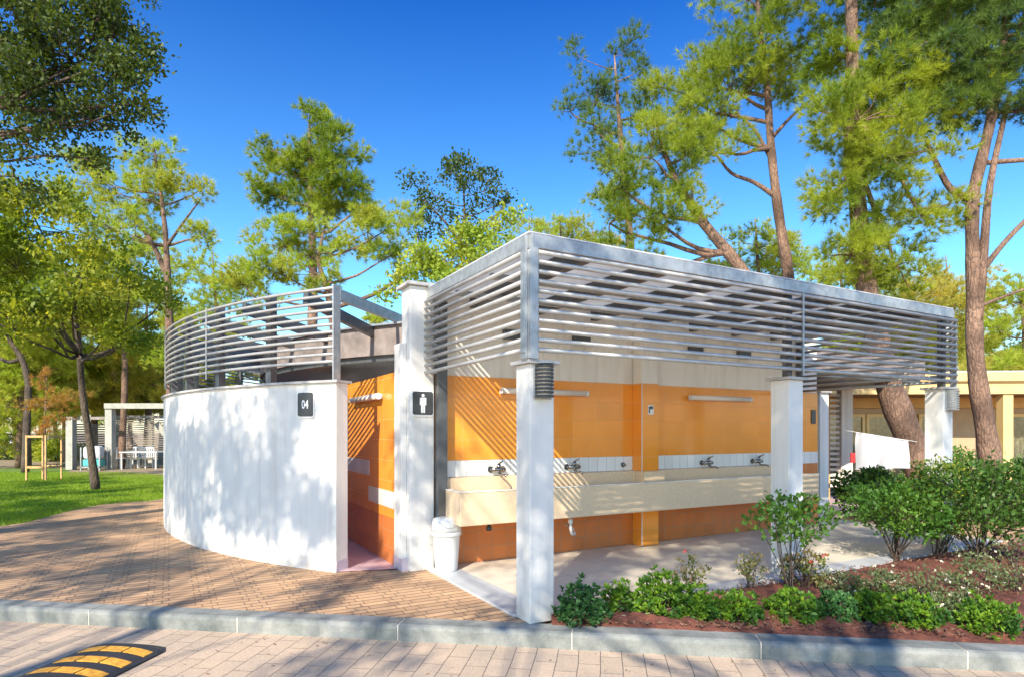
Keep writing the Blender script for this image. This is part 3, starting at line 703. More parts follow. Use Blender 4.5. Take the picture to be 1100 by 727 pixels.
# ---------------------------------------------------------------- vegetation
def unit(a): return a / (np.linalg.norm(a, axis=-1, keepdims=True) + 1e-9)
def needles(c, d, n, L, w, spread=.62):
    c = np.repeat(c, n, 0); d = np.repeat(d, n, 0); N = len(c)
    e = unit(d + rng.normal(size=(N, 3)) * spread); s = unit(np.cross(e, rng.normal(size=(N, 3))))
    l_ = L * rng.uniform(.6, 1.15, (N, 1)); b = c + rng.normal(size=(N, 3)) * L * .05
    return np.stack([b - s*w/2, b + s*w/2, b + e*l_], 1)
def leaves(c, d, n, size, asp=.5, spread=1.0, jitter=1.0):
    c = np.repeat(c, n, 0); d = np.repeat(d, n, 0); N = len(c)
    e = unit(d + rng.normal(size=(N, 3)) * spread); s = unit(np.cross(e, rng.normal(size=(N, 3)) + np.array([0, 0, .0])))
    L = size * rng.uniform(.6, 1.2, (N, 1)); b = c + rng.normal(size=(N, 3)) * size * jitter
    return np.stack([b, b + e*L*.55 - s*L*asp/2, b + e*L, b + e*L*.55 + s*L*asp/2], 1)
def in_ell(n, bias=.45):
    v = unit(rng.normal(size=(n, 3))); return v * (rng.random((n, 1)) ** bias)
def limb(mb, a, b, r0, r1, sag=.12, n=6, seg=6, wob=.05):
    a = np.array(a, float); b = np.array(b, float); L = np.linalg.norm(b - a); t = np.linspace(0, 1, seg)[:, None]
    p = a + (b - a) * t; p[:, 2] += np.sin(t[:, 0] * pi) * (-sag) * L
    p[1:-1] += rng.normal(size=(seg-2, 3)) * L * wob
    p[1:-1] = (p[:-2] + 2*p[1:-1] + p[2:]) / 4
    mb.tube(p, r0 + (r1 - r0) * t[:, 0], n, caps=False); return p
def tree(name, label, cat, trunk, radii, blobs, kind='pine', mat='needle_green', barkm='bark', dens=1.0, L=.14, w=.007, nn=16,
         clump=.42, extra=(), group=None, limb_r=.06, cl_n=1.0):
    """trunk: world points from the ground up; blobs: (x,y,z, rx,ry,rz)"""
    radii = np.array(radii) * (1 if kind == 'leaf' else .86) * np.linspace(1, .72, len(radii)); trunk = np.array(trunk, float); base = trunk[0].copy(); tr = trunk - base
    root = empty(name, tuple(base), 0, label, cat, group)
    # smooth the trunk polyline
    k = len(tr); tt = np.linspace(0, k-1, (k-1)*5+1); P_ = np.stack([np.interp(tt, range(k), tr[:, i]) for i in range(3)], 1)
    for _ in range(3): P_[1:-1] = (P_[:-2] + 2*P_[1:-1] + P_[2:]) / 4
    Rr = np.interp(tt, range(k), radii); Rr = Rr * (1 + .06*np.sin(np.arange(len(Rr))*1.7))
    mb = MB(); mb.tube(P_, Rr, 12)
    for e in extra:
        q = np.array(e[0], float) - base; kk = len(q); t2 = np.linspace(0, kk-1, (kk-1)*4+1)
        q2 = np.stack([np.interp(t2, range(kk), q[:, i]) for i in range(3)], 1)
        for _ in range(2): q2[1:-1] = (q2[:-2] + 2*q2[1:-1] + q2[2:]) / 4
        mb.tube(q2, np.interp(t2, range(kk), e[1]), 8); 
    if kind == 'pine': L *= 1.15; w *= 1.3; dens *= 1.15; nn = int(nn*1.9); cl_n *= 1.2
    C, D = [], []
    hmin = P_[-1, 2] * .64
    for bl in blobs:
        c = np.array(bl[:3], float) - base; r = np.array(bl[3:6], float)
        # main limb from the trunk, somewhat below the blob
        h = c[2] - np.linalg.norm((P_[:, :2] - c[:2]), axis=1) * .45
        i = int(np.argmin(np.abs(P_[:, 2] - h) + .3*np.linalg.norm(P_ - c, axis=1) + 9*(P_[:, 2] < hmin))); s = P_[i]
        rad = min(limb_r, Rr[i]*.6)
        mp = limb(mb, s, c, rad, rad*.35, .08, 6, 7, .04)
        nc = max(4, int(cl_n * 1.9 * (r[0]*r[1]*r[2]) ** (2/3) / clump ** 2 * 1.3))
        cc = c + in_ell(nc, .4) * r
        for q in cc:
            j = int(np.argmin(np.linalg.norm(mp - q, axis=1) + np.linspace(.0, -.2, len(mp)))); 
            limb(mb, mp[j], q, rad*.30, .006, .05, 4, 5, .07)
            cr = clump * rng.uniform(.6, 1.25)
            nt = max(5, int(dens * 34 * (cr/.42) ** 2 * (.14 / L) ** 1.2))
            o_ = in_ell(nt, .5) * cr * np.array([1, 1, .55]); C.append(q + o_)
            D.append(unit(unit(o_ + np.array([0, 0, .12])) * .9 + unit((q - c) / r) * .4 + np.array([0, 0, .25])))
    C = np.concatenate(C); D = np.concatenate(D)
    mb.build('trunk', M[barkm], root)
    if kind == 'pine': fastmesh('crown', needles(C, D, nn, L, w), 3, M[mat], root)
    else: fastmesh('crown', leaves(C, D, nn, L, .62, 1.0, .85), 4, M[mat], root)
    return root
def bp(px, py, y, rx, rz, ry=None): p = P(px, py, y); return (p[0], p[1], p[2], rx, ry or rx, rz)

# right-hand pines
y = 12.5
tree('pine_tree', 'tall pine with a thick leaning trunk rising behind the right end of the louvres', 'pine tree',
     [(P(1003,520,y)[0], y, 0), P(985,490,y), P(952,410,y), P(930,310,y), P(921,220,y), P(916,120,y), P(915,20,y), P(912,-90,y)], [.37,.34,.30,.25,.21,.19,.17,.10],
     [bp(925,130,y-.6,1.0,.75), bp(960,170,y-.5,1.0,.6), bp(905,200,y-.5,.65,.7), bp(990,110,y,1.1,.7), bp(915,275,y-.3,.65,.75), bp(960,285,y,.8,.7), bp(985,225,y-.3,.9,.4), bp(900,60,y+.5,.9,.5), bp(940,-40,y,1.8,1.0), bp(885,120,y+.3,.5,.5), bp(950,75,y-.4,1.0,.5)],
     mat='needle_green', L=.16, dens=1.3, limb_r=.07, cl_n=1.35)
y = 12.0
tree('pine_tree', 'pine with a slim reddish forked trunk standing furthest right', 'pine tree',
     [(P(1072,540,y)[0], y, 0), P(1062,480,y), P(1047,390,y), P(1046,300,y), P(1043,215,y), P(1060,150,y), P(1075,80,y), P(1083,-20,y), P(1085,-110,y)], [.25,.22,.19,.165,.15,.13,.11,.09,.05],
     [bp(1010,40,y,1.3,.7), bp(1060,60,y,1.2,.7), bp(1100,30,y,1.3,.8), bp(985,15,y,1.0,.6), bp(1040,110,y+.3,1.0,.35), bp(1060,-60,y,2.2,1.0), bp(1120,110,y,.9,.5)],
     mat='needle_blue', L=.17, dens=1.35, limb_r=.07, cl_n=1.4,
     extra=[([P(1050,345,y-.05), P(1056,280,y-.1), P(1062,200,y-.1), P(1085,100,y)], [.09,.08,.06,.04]),
            ([P(1056,290,y), P(1075,265,y), P(1100,238,y), P(1140,205,y)], [.06,.05,.045,.03]),
            ([P(1045,215,y), P(1020,205,y), P(1003,170,y), P(995,150,y)], [.08,.06,.045,.03]),
            ([P(1050,330,y), P(1080,318,y), P(1130,300,y)], [.035,.025,.015]),
            ([P(1060,175,y), P(1100,172,y), P(1150,170,y)], [.05,.045,.03])])
y = 15
tree('pine_tree', 'pine with a slender bare trunk and bare lower branches right of the centre', 'pine tree',
     [(P(862,560,y)[0], y, 0), P(858,400,y), P(848,300,y), P(836,230,y), P(828,160,y), P(824,90,y), P(815,20,y), P(810,-40,y)], [.22,.20,.17,.15,.13,.11,.08,.04],
     [bp(785,95,y,1.3,1.0), bp(820,50,y,1.4,.9), bp(760,130,y,.9,.7), bp(745,75,y+.4,.7,.6), bp(850,70,y,1.1,.7), bp(805,0,y,1.0,.6), bp(770,165,y-.4,.8,.45), bp(715,95,y+.6,.4,.4)],
     mat='needle_green', L=.17, dens=1.1, limb_r=.06,
     extra=[([P(838,215,y), P(810,195,y), P(785,188,y), P(765,160,y)], [.07,.05,.04,.025]),
            ([P(830,175,y), P(812,140,y), P(790,120,y)], [.05,.04,.02]), ([P(828,150,y), P(850,125,y), P(880,100,y)], [.05,.035,.02])])
y = 13.5
tree('pine_tree', 'bright green pine whose reddish trunk leans left above the roof', 'pine tree',
     [(P(880,500,y)[0], y, 0), P(850,370,y), P(800,292,y), P(755,240,y), P(728,200,y), P(712,160,y), P(700,120,y)], [.24,.21,.17,.14,.11,.07,.03],
     [bp(700,170,y-.4,1.1,.75), bp(740,165,y,.9,.6), bp(665,200,y,.7,.6), bp(700,235,y-.2,1.0,.6), bp(655,240,y,.6,.5), bp(670,285,y+.3,.7,.4), bp(745,215,y-.5,.6,.35), bp(720,130,y,.8,.4)],
     mat='needle_green', L=.16, dens=1.15, limb_r=.06)
y = 16.5
tree('pine_tree', 'dark bluish open pine left of the bright leaning pine', 'pine tree',
     [(P(690,560,y)[0], y, 0), P(688,400,y), P(680,300,y), P(672,200,y), P(665,130,y), P(660,60,y)], [.2,.18,.15,.12,.09,.03],
     [bp(620,60,y,.35,.6), bp(668,60,y,.55,.7), bp(640,110,y,.9,.6), bp(612,120,y,.4,.35), bp(690,120,y,.7,.6), bp(645,165,y,.8,.6), bp(668,210,y,.7,.5), bp(638,140,y,.6,.6), bp(685,75,y,.35,.3)],
     mat='needle_blue', L=.17, dens=.8, clump=.36, limb_r=.05)
# lighter trees low behind the roof
y = 21
for px, py, r, mt, lab in ((815, 265, 1.5, 'needle_yellow', 'yellow green pine low behind the roof between the two bare trunks'), (605, 262, 1.3, 'needle_yellow', 'yellow green tree just above the front corner of the roof'),
                           (985, 330, 1.8, 'needle_far', 'pale pine behind the right end of the louvre screen'), (1100, 325, 1.4, 'needle_yellow', 'small yellow green pine at the right edge of the picture')):
    tree('pine_tree', lab, 'pine tree', [(P(px,500,y)[0], y, 0), P(px+5, 400, y), P(px, py+30, y), P(px-4, py-30, y)], [.17,.15,.1,.03],
         [bp(px, py, y, r, r*.6), bp(px-30, py+25, y, r*.8, r*.45), bp(px+28, py+18, y, r*.7, r*.5), bp(px, py+60, y, r*1.0, r*.5)], mat=mt, L=.2, w=.011, nn=12, dens=1.0, limb_r=.04)
y = 27
for px, py, r, mt, lab in ((232, 300, 1.9, 'needle_yellow', 'pale yellow pine behind the left part of the curved louvres'), (572, 262, 1.5, 'needle_yellow', 'yellow pine peeping over the roof fascia beside the corner'), (640, 272, 1.3, 'needle_far', 'small pale pine over the front fascia left of the leaning pine'),
                           (905, 292, 1.7, 'needle_yellow', 'yellow green pine low behind the thick trunk'), (1020, 305, 1.8, 'needle_far', 'pale pine between the two large right hand trunks'), (130, 270, 2.0, 'needle_yellow', 'yellow pine beyond the big olive oak'), (20, 380, 2.2, 'needle_yellow', 'bright yellow pine low at the left edge')):
    tree('pine_tree', lab, 'pine tree', [(P(px,500,y)[0], y, 0), P(px+5, 400, y), P(px, py+30, y), P(px-4, py-30, y)], [.17,.15,.1,.03],
         [bp(px, py, y, r, r*.6), bp(px-35, py+25, y, r*.9, r*.5), bp(px+33, py+18, y, r*.8, r*.5), bp(px, py+55, y, r*1.2, r*.5), bp(px-20, py+85, y, r*1.1, r*.45)], mat=mt, L=.24, w=.014, nn=11, dens=.75, clump=.5, limb_r=.04)
# trees in the middle
y = 24
tree('pine_tree', 'dense rounded green pine standing alone against the sky left of centre', 'pine tree',
     [(P(334,510,y)[0], y, 0), P(334,400,y), P(337,300,y), P(334,220,y), P(332,160,y), P(333,120,y)], [.3,.27,.22,.17,.1,.03],
     [bp(333,140,y,.9,1.1), bp(300,165,y,1.1,.9), bp(355,165,y,1.3,1.1), bp(322,190,y,1.6,1.0), bp(372,195,y,1.2,.9), bp(285,205,y,1.1,.6), bp(345,215,y,1.8,.6), bp(388,222,y,.9,.5)],
     mat='needle_green', L=.24, w=.013, nn=14, dens=1.15, clump=.5, limb_r=.08)
y = 19
tree('pine_tree', 'low spreading yellow green pine above the doorway', 'pine tree',
     [(P(368,500,y)[0], y, 0), P(365,400,y), P(352,310,y), P(340,280,y), P(350,240,y)], [.2,.17,.13,.09,.03],
     [bp(310,265,y,1.3,.7), bp(345,255,y,1.3,.6), bp(395,250,y,1.2,.7), bp(428,240,y,.9,.6), bp(290,290,y,1.2,.5), bp(340,295,y,1.1,.5), bp(420,275,y,.6,.4), bp(260,305,y,.9,.4)],
     mat='needle_yellow', L=.2, w=.011, nn=14, dens=.95, limb_r=.05,
     extra=[([P(362,330,y), P(400,318,y), P(430,300,y), P(452,265,y), P(448,250,y)], [.07,.06,.05,.035,.02]), ([P(365,325,y), P(345,300,y), P(330,285,y)], [.08,.05,.03])])
y = 20
tree('broadleaf_tree', 'open dark leaved tree between the pillar and the roof corner', 'tree',
     [(P(508,510,y)[0], y, 0), P(508,400,y), P(507,300,y), P(500,255,y), P(498,200,y)], [.18,.15,.1,.07,.03],
     [bp(490,190,y,1.0,.6), bp(520,205,y,1.0,.6), bp(455,215,y,.8,.6), bp(470,240,y,.8,.5), bp(500,235,y,1.0,.5), bp(540,215,y,.6,.4), bp(440,195,y,.5,.3), bp(495,175,y,.5,.25)],
     kind='leaf', mat='oak_dark', barkm='bark_dark', L=.12, nn=6, dens=.75, clump=.28, limb_r=.05, cl_n=.45,
     extra=[([P(504,275,y), P(480,240,y), P(455,215,y)], [.06,.04,.02]), ([P(504,270,y), P(525,240,y), P(548,215,y)], [.05,.035,.02])])
y = 18
tree('broadleaf_tree', 'bright yellow green leafy tree right behind the tall pillar', 'tree',
     [(P(478,510,y)[0], y, 0), P(480,400,y), P(490,310,y), P(500,270,y)], [.15,.12,.08,.03],
     [bp(480,280,y,1.1,.55), bp(520,262,y,1.0,.6), bp(545,245,y,.6,.4), bp(455,290,y,.9,.4), bp(500,300,y,1.2,.4), bp(420,310,y,.6,.35)],
     kind='leaf', mat='leaf_light', barkm='bark', L=.13, nn=7, dens=.9, clump=.34, limb_r=.04, cl_n=.8)
# left pines
y = 19
tree('pine_tree', 'tall light green pine behind the left end of the curved wall', 'pine tree',
     [(P(186,510,y)[0], y, 0), P(184,400,y), P(181,320,y), P(178,250,y), P(172,200,y), P(165,155,y)], [.2,.18,.14,.1,.07,.03],
     [bp(160,170,y,.9,.6), bp(110,195,y,1.1,.6), bp(150,210,y,1.2,.6), bp(190,195,y,.7,.4), bp(215,205,y,.55,.35), bp(90,225,y,1.0,.6), bp(130,245,y,1.2,.5), bp(220,250,y,.5,.4), bp(85,175,y,.5,.3)],
     mat='needle_yellow', L=.2, w=.011, nn=14, dens=1.0, limb_r=.05,
     extra=[([P(180,300,y), P(165,262,y), P(148,240,y)], [.09,.07,.04]), ([P(179,265,y), P(200,235,y), P(215,215,y)], [.05,.035,.02])])
# near oak: overhanging foliage at upper left, its trunk stands outside the frame
y = 8
tree('oak_tree', 'dark leaved oak whose boughs hang into the upper left corner', 'oak tree',
     [(-9.2, 7.2, -.02), (-9.1, 7.2, 2), (-8.8, 7.3, 4), (-8.2, 7.6, 5.6), (-7.4, 7.8, 7.0), (-6.6, 8.0, 8.2)], [.33,.28,.24,.2,.12,.05],
     [bp(40,40,y,1.0,.55), bp(100,40,y,.75,.5), bp(60,90,y,.9,.45), bp(125,95,y,.5,.45), bp(20,110,y,.8,.5), bp(-40,80,y,1.3,.8), bp(150,110,y,.28,.3), bp(95,128,y,.6,.2), bp(30,155,y,.7,.25), bp(90,170,y,.35,.12), bp(10,0,y,1.2,.5), bp(100,0,y,.6,.4), bp(15,190,y,.5,.2), bp(140,60,y,.3,.25), bp(-30,-60,y,2.2,.9), bp(125,35,y,.45,.35), bp(145,90,y,.35,.35), bp(75,65,y,.8,.5)],
     kind='leaf', mat='oak_dark', barkm='bark_dark', L=.07, nn=9, dens=.8, clump=.19, limb_r=.028, cl_n=.46,
     extra=[([(-8.2,7.6,5.6), P(-40,110,y), P(40,120,y), P(110,115,y), P(150,112,y)], [.07,.045,.03,.018,.01]), ([P(110,60,y), P(128,30,y), P(100,5,y)], [.012,.02,.03])])
y = 11
tree('oak_tree', 'broad olive green oak over the lawn with a dark leaning trunk', 'oak tree',
     [(P(103,503,17)[0], 17, -.02), P(96,470,16.8), P(88,420,16.5), P(85,370,16), P(80,330,15.5), P(70,290,15)], [.115,.095,.09,.08,.07,.05],
     [bp(20,230,12,1.4,.7), bp(70,250,12,1.3,.6), bp(20,290,12,1.4,.7), bp(90,300,12,1.3,.6), bp(140,310,12,.9,.45), bp(50,340,12.5,1.3,.5), bp(110,350,13,1.2,.5), bp(175,322,13,.5,.3), bp(-40,270,12,1.5,1.2), bp(145,365,14,.5,.35), bp(35,205,12,.9,.35), bp(0,330,12,1,.5)],
     kind='leaf', mat='oak_olive', barkm='bark_dark', L=.11, nn=6, dens=.85, clump=.34, limb_r=.035, cl_n=.5,
     extra=[([P(85,380,16), P(60,350,15), P(30,345,14)], [.07,.05,.03])])
y = 22
tree('pine_tree', 'crooked pine with a curved bare trunk on the lawn at far left', 'pine tree',
     [(P(27,502,24)[0], 24, -.02), P(29,450,24), P(31,410,24), P(24,385,24), P(8,362,24), P(0,340,24), P(4,320,24), P(10,280,24)], [.16,.15,.14,.13,.12,.11,.10,.07],
     [bp(-20,300,24,2.2,1.0), bp(20,330,24,1.5,.7), bp(45,300,24,1.3,.8), bp(-10,350,24,1.5,.6)], mat='needle_green', barkm='bark_dark', L=.24, w=.013, nn=12, dens=.8, clump=.5, limb_r=.07,
     extra=[([P(22,385,24), P(10,390,24), P(-10,380,24)], [.09,.07,.05])])
# small staked tree with rusty foliage
y = 20.5
tree('young_tree', 'young rust coloured tree inside the wooden stakes', 'tree',
     [(P(48,514,y)[0], y, -.02), P(48,470,y), P(49,430,y), P(50,400,y)], [.035,.03,.025,.01],
     [bp(50,410,y,.55,.45), bp(60,430,y,.6,.35), bp(42,435,y,.5,.3), bp(75,425,y,.45,.3), bp(62,450,y,.4,.25), bp(46,460,y,.35,.25)], mat='needle_rust', L=.16, w=.012, nn=10, dens=.5, clump=.3, limb_r=.015)
# trees behind the camera whose crowns throw the dappled shade on wall and paving
k = unit(-SUN_DIR)
def over(x, y, z, t): p = np.array([x, y, z]) + k*t; return p
def shade_tree(label, tx, ty, spots, dens, mat='oak_dark', leaf=.11):
    bl = [(*over(a, b_, c, t_), rx, rx, rx*.55) for a, b_, c, t_, rx in spots]
    top = max(b_[2] for b_ in bl)
    tree('oak_tree', label, 'oak tree', [(tx, ty, -.12), (tx+.1, ty, top*.4), (tx-.1, ty+.2, top*.75), (tx, ty, top+.2)], [.3,.24,.16,.05], bl,
         kind='leaf', mat=mat, barkm='bark_dark', L=leaf, nn=6, dens=dens, clump=.33, limb_r=.028, cl_n=.7)
shade_tree('spreading oak on the near side of the road behind the viewer', -7.4, -8.2,
           [(-5.6, 10, 1.6, 13, 1.2), (-4.4, 8.6, 1.2, 13, 1.1), (-3.3, 7.7, 1.5, 13.5, 1.0), (-2.4, 7.2, .8, 13, 1.0), (-4.6, 7.3, 0, 14, 1.2), (-6.8, 8, 0, 14, 1.4), (-7.5, 10.4, 0, 14, 1.3), (-9.5, 12.5, 0, 14, 1.6), (-1.5, 6.4, 0, 13.5, .7), (-4.9, 9.2, 1.0, 15, .9), (-2.9, 7.4, 1.0, 15, .9), (-3.8, 8.1, 1.8, 15.5, .8), (-5.4, 9.8, .4, 15, .9), (-5.2, 9.6, 1.6, 12.5, .6), (-3.6, 7.9, .8, 12.5, .6), (-2.9, 7.5, 1.8, 12.5, .5), (-4.3, 8.6, .3, 12.5, .6), (-2.25, 7.1, 1.0, 13.5, .45)], .95)
shade_tree('tall oak on the far verge behind the viewer to the right', 2.2, -11,
           [(2.5, 6.2, 2.4, 15, 1.1), (3.6, 7.0, 2.0, 15, 1.2), (2.2, 6.5, 1, 15, 1.1), (4.5, 7.4, 2.6, 15, 1.2), (1.6, 6.6, .4, 15, .9), (3.3, 7.8, .5, 15, 1.2), (5.2, 8.2, 1.2, 15, 1.3), (.9, 5.5, 1.7, 15, .7), (1.5, 5.8, .4, 15, .9), (6.4, 8.6, 2.2, 15, 1.2), (2.6, 7, 1.6, 16.5, 1.0), (4, 7.6, 1.5, 16.5, 1.0), (1.7, 6.3, 1.4, 16.5, .6)], .3)
shade_tree('unseen oak behind the viewer with its crown placed to shade the trough and columns', -.5, -6.2,
           [(*LW(2.3, 1.8, .75), 12.5, .5), (*LW(3.0, 1.8, .75), 12.5, .55), (*LW(3.8, 1.8, .75), 12.5, .6), (*LW(4.7, 1.8, .75), 12.5, .6), (*LW(5.6, 1.8, .75), 12.5, .6), (.25, 5.1, .3, 11.5, .5), (.25, 5.1, 1.1, 11.5, .5), (.2, 5.1, 1.9, 11.6, .45), (-1.1, 7.0, .6, 12, .5), (-1.15, 7.0, 1.6, 12, .45), (-1.1, 7.0, 2.7, 12, .45), (2.9, 6.7, .7, 12, .5), (2.9, 6.7, 1.6, 12, .5)], 1.0)  # crown clumps added along the sun's path to shade trough, columns and pillar
shade_tree('small oak beyond the road behind the viewer to the left', -3.4, -11.5,
           [(-1.2, 4.6, -.1, 15, .7), (2.2, 4.1, -.1, 15, .8), (-.6, 7.2, 2.6, 15, .7), (-.1, 5.9, 1.2, 15.5, .6)], .6)

shade_tree('wide oak left of the viewer shading the lawn', -15, 1.5,
           [(-11, 13, 0, 14, 1.6), (-13, 15, 0, 14, 1.6), (-10.5, 16.5, 0, 14, 1.3), (-14, 19, 0, 14, 1.8), (-17, 16, 0, 14, 1.8), (-9.5, 11.5, 0, 14, .9), (-12, 11, 0, 14, 1.2)], .8)
# distant pines: three prototypes, copied
protos = []
def far_proto(k):
    x, yy = 0, 0; h = (8.2, 9.5, 7.2)[k]; mt = ('needle_far', 'needle_yellow', 'needle_green')[k]
    bl = [(rng.normal()*1.0, rng.normal()*1.0, h*(.42 + .11*j) , 2.3 - .28*j, 2.3 - .28*j, .9) for j in range(6)] + [(rng.normal()*1.8, rng.normal()*1.8, h*.45, 1.4, 1.4, .7), (rng.normal()*1.8, rng.normal()*1.8, h*.6, 1.2, 1.2, .6)]
    return tree('distant_pine', None, None, [(0,0,-.03), (.1,0,h*.4), (-.1,.1,h*.7), (0,0,h)], [.25,.2,.14,.04], bl, mat=mt, L=.38, w=.03, nn=10, dens=1.3, clump=.6, limb_r=.07)
for k_ in range(3): protos.append(far_proto(k_))
far = [(-62,36,0,'distant pine at the left edge beyond the crooked trunk'), (-22,38,1,'yellow distant pine just left of the crooked bare trunk'), (18,36,0,'pale distant pine directly behind the crooked bare trunk'),
       (45,40,1,'yellow distant pine right behind the staked young tree'), (72,33,0,'pale distant pine between the stakes and the oak trunk'), (100,36,1,'yellow distant pine behind the oak trunk and pavilion'),
       (128,35,0,'pale distant pine above the middle of the slatted pavilion'), (158,33,1,'yellow distant pine touching the left end of the curved wall'), (28,29,1,'nearest yellow pine between the crooked trunk and the stakes'), (125,30,0,'nearest pale pine behind the pavilion columns'), (-5,60,2,'darker green pine far behind the parked cars'), (60,62,2,'darker green pine far behind the stakes'),
       (140,58,2,'darker green pine far behind the pavilion'), (205,40,0,'distant pine seen through the left end of the curved louvres'), (250,44,1,'distant pine seen through the middle of the curved louvres'),
       (410,46,1,'distant pine in the gap beside the tall pillar'), (885,44,0,'distant pine seen through the louvres left of the thick leaning trunk'), (925,34,1,'distant pine directly behind the thick leaning trunk'),
       (962,38,0,'distant pine seen through the right end of the louvres'), (1015,40,1,'distant pine above the roof of the ochre house by the forked trunk'), (1062,44,2,'dark distant pine right of the forked trunk'), (1105,36,0,'distant pine at the right edge over the ochre house')]
for i, (px, yy, kk, lab) in enumerate(far):
    t = protos[kk] if not protos[kk].get('used') else copy_tree(protos[kk])
    protos[kk]['used'] = 1
    t.location = ((px-550)/F*yy, yy, -.03); t.rotation_euler = (0,0,rng.uniform(0,6)); s = rng.uniform(.9, 1.12)
    if yy > 50: s *= 1.15
    t.scale = (s,s,s); tag(t, lab, 'pine tree', 'distant pines')
for p_ in bpy.data.objects:
    if 'used' in p_: del p_['used']

# --- shrubs of the bed
def stems(root, pts, h, r0=.008, n=8, mat='bark_dark', spread=.5):
    m = MB()
    for q in pts: limb(m, (rng.normal()*.03, rng.normal()*.03, -.02), q, r0, r0*.4, -.05, 5, 5, .03)
    m.build('stems', M[mat], root)
def low_shrub(x, y, r, h, mat, label, group=None, leaf=.05, nros=120):
    root = empty('low_shrub', (x, y, .02), 0, label, 'shrub', group)
    v = unit(rng.normal(size=(nros, 3))); v[:, 2] = np.abs(v[:, 2]); rad = rng.uniform(.7, 1.05, (nros, 1)) * np.array([r, r, h])
    lump = 1 + .18*np.sin(v[:, 0:1]*5 + x*7) * np.cos(v[:, 1:2]*6 + x); c = v * rad * lump
    up = unit(v * .5 + np.array([0, 0, .7]))
    Q = leaves(c, up, 15, leaf*.88, .46, .7, .08); c2 = v * rad * .7 * lump
    Q2 = leaves(c2, unit(v), 6, leaf, .45, 1.2, .5)
    fastmesh('foliage', np.concatenate([Q, Q2]), 4, M[mat], root)
    stems(root, c[:26]*.9, h, .006); return root
rows = [(625,672,.23,.30,'pitto_dark','dark green clump right beside the front column',140), (668,664,.17,.24,'pitto','small light green clump just right of the dark clump by the column',80),
        (713,664,.27,.36,'pitto','large bright green mound in front of the sparse rose bush',170), (757,669,.20,.25,'pitto','bright green mound left of the bare soil gap',110),
        (800,672,.19,.22,'pitto','bright green mound below the sparse rose bush with thin stems',100), (858,672,.22,.25,'pitto','bright green mound below the bush at the second column',120),
        (904,670,.21,.20,'pitto_dark','blue green mound between two bright green mounds',100), (948,672,.20,.24,'pitto','bright green mound below the round bush',110),
        (993,676,.22,.23,'pitto','bright green mound below the tall bush, second from the right',120), (1072,684,.24,.25,'pitto','bright green mound at the right edge of the bed',130)]
for px, py, r, h, mt, lab, nr in rows:
    x, y_, _ = G(px, py); y_ += .12; low_shrub(x, y_, r, h, mt, lab, 'low mounds planted along the kerb', .048, nr)
def twig_bush(name, px, py, r, h, mat, label, leaf, nl, zc=.62, ns=14, cat='bush', flower=None, flat=1.0, group=None, r0=.008):
    x, y_, _ = G(px, py); root = empty(name, (x, y_, .02), 0, label, cat, group)
    # leafy twigs radiate from the stems
    nb = ns * 3; v = in_ell(nb, .35) * np.array([r, r, h*(1-zc)*.95]) ; v[:, 2] += h*zc
    stems(root, v[:ns], h, r0*.75)
    C, D = [], []
    for q in v:
        k_ = max(3, int(nl / nb)); o_ = in_ell(k_, .6) * np.array([1, 1, .7]) * r * .33; C.append(q + o_); D.append(unit(o_ + q*np.array([.5, .5, .1]) + np.array([0, 0, .1])))
    C = np.concatenate(C); D = np.concatenate(D); fastmesh('foliage', leaves(C, D, 1, leaf, .58, .8, .2), 4, M[mat], root)
    if flower:
        fm, nf, fs_ = flower; q = v[rng.integers(0, nb, nf)] + rng.normal(size=(nf, 3)) * r * .2 + np.array([0, 0, r*.1])
        for q1 in q: fastmesh('flower', leaves(q1[None], np.array([[0, -.3, 1.]]), 8, fs_, .8, .9, .12), 4, M[fm], root)
    return root
twig_bush('rose_bush', 742, 648, .17, .42, 'rose_leaf', 'sparse rose bush behind the large bright green mound', .035, 420, .62, 9, flower=('petal_red', 2, .02))
twig_bush('rose_bush', 806, 636, .16, .42, 'rose_leaf', 'thin stemmed rose bush at the edge of the floor left of the second column', .032, 380, .55, 9)
twig_bush('leafy_shrub', 850, 640, .44, .95, 'bush', 'open glossy shrub in front of the second white column', .065, 900, .76, 13, r0=.008)
twig_bush('rose_bush', 862, 634, .20, .40, 'rose_leaf', 'rose bush with red blooms at the foot of the second column', .045, 600, .5, 10, flower=('petal_red', 5, .035))
twig_bush('round_bush', 962, 602, .60, .95, 'bush', 'round mid green bush on thin stems right of the second column', .06, 4200, .66, 18, r0=.013)
twig_bush('round_bush', 1052, 603, .80, 1.32, 'bush_dark', 'tall dark green bush before the far right column', .06, 6500, .58, 24, r0=.013)
twig_bush('round_bush', 1010, 597, .42, 1.32, 'leaf_light', 'slim light green shrub at the foot of the far right column', .045, 1800, .55, 14, r0=.01)
for (px, py, r, h, lab) in ((905, 640, .22, .25, 'low white flowered plant left of the round bush stems'), (950, 642, .22, .24, 'low white flowered plant below the round bush'), (1000, 650, .30, .32, 'grey green white flowered plant between the two large bushes'),
                            (1045, 640, .34, .42, 'grey green white flowered plant below the tall bush'), (1092, 636, .36, .52, 'tallest white flowered plant at the right edge'), (1025, 668, .22, .22, 'white flowered plant nearest the kerb on the right')):
    twig_bush('flowering_plant', px, py, r, h, 'grey_leaf', lab, .035, 800, .45, 10, 'plant', ('petal_white', 14, .02), group='white flowered plants in the bed')
twig_bush('hedge_bush', 932, 556, .55, 1.02, 'bush_dark', 'dense dark bush behind the terrace under the white cloth', .08, 5000, .45, 22, r0=.015)
twig_bush('hedge_bush', 1010, 528, .9, 1.25, 'bush', 'green bush in front of the ochre house', .08, 4000, .45, 22, r0=.015)
twig_bush('hedge_bush', 1090, 560, .7, 1.1, 'bush_dark', 'dark bush at the right edge behind the tall bush', .07, 3500, .5, 22, r0=.015)

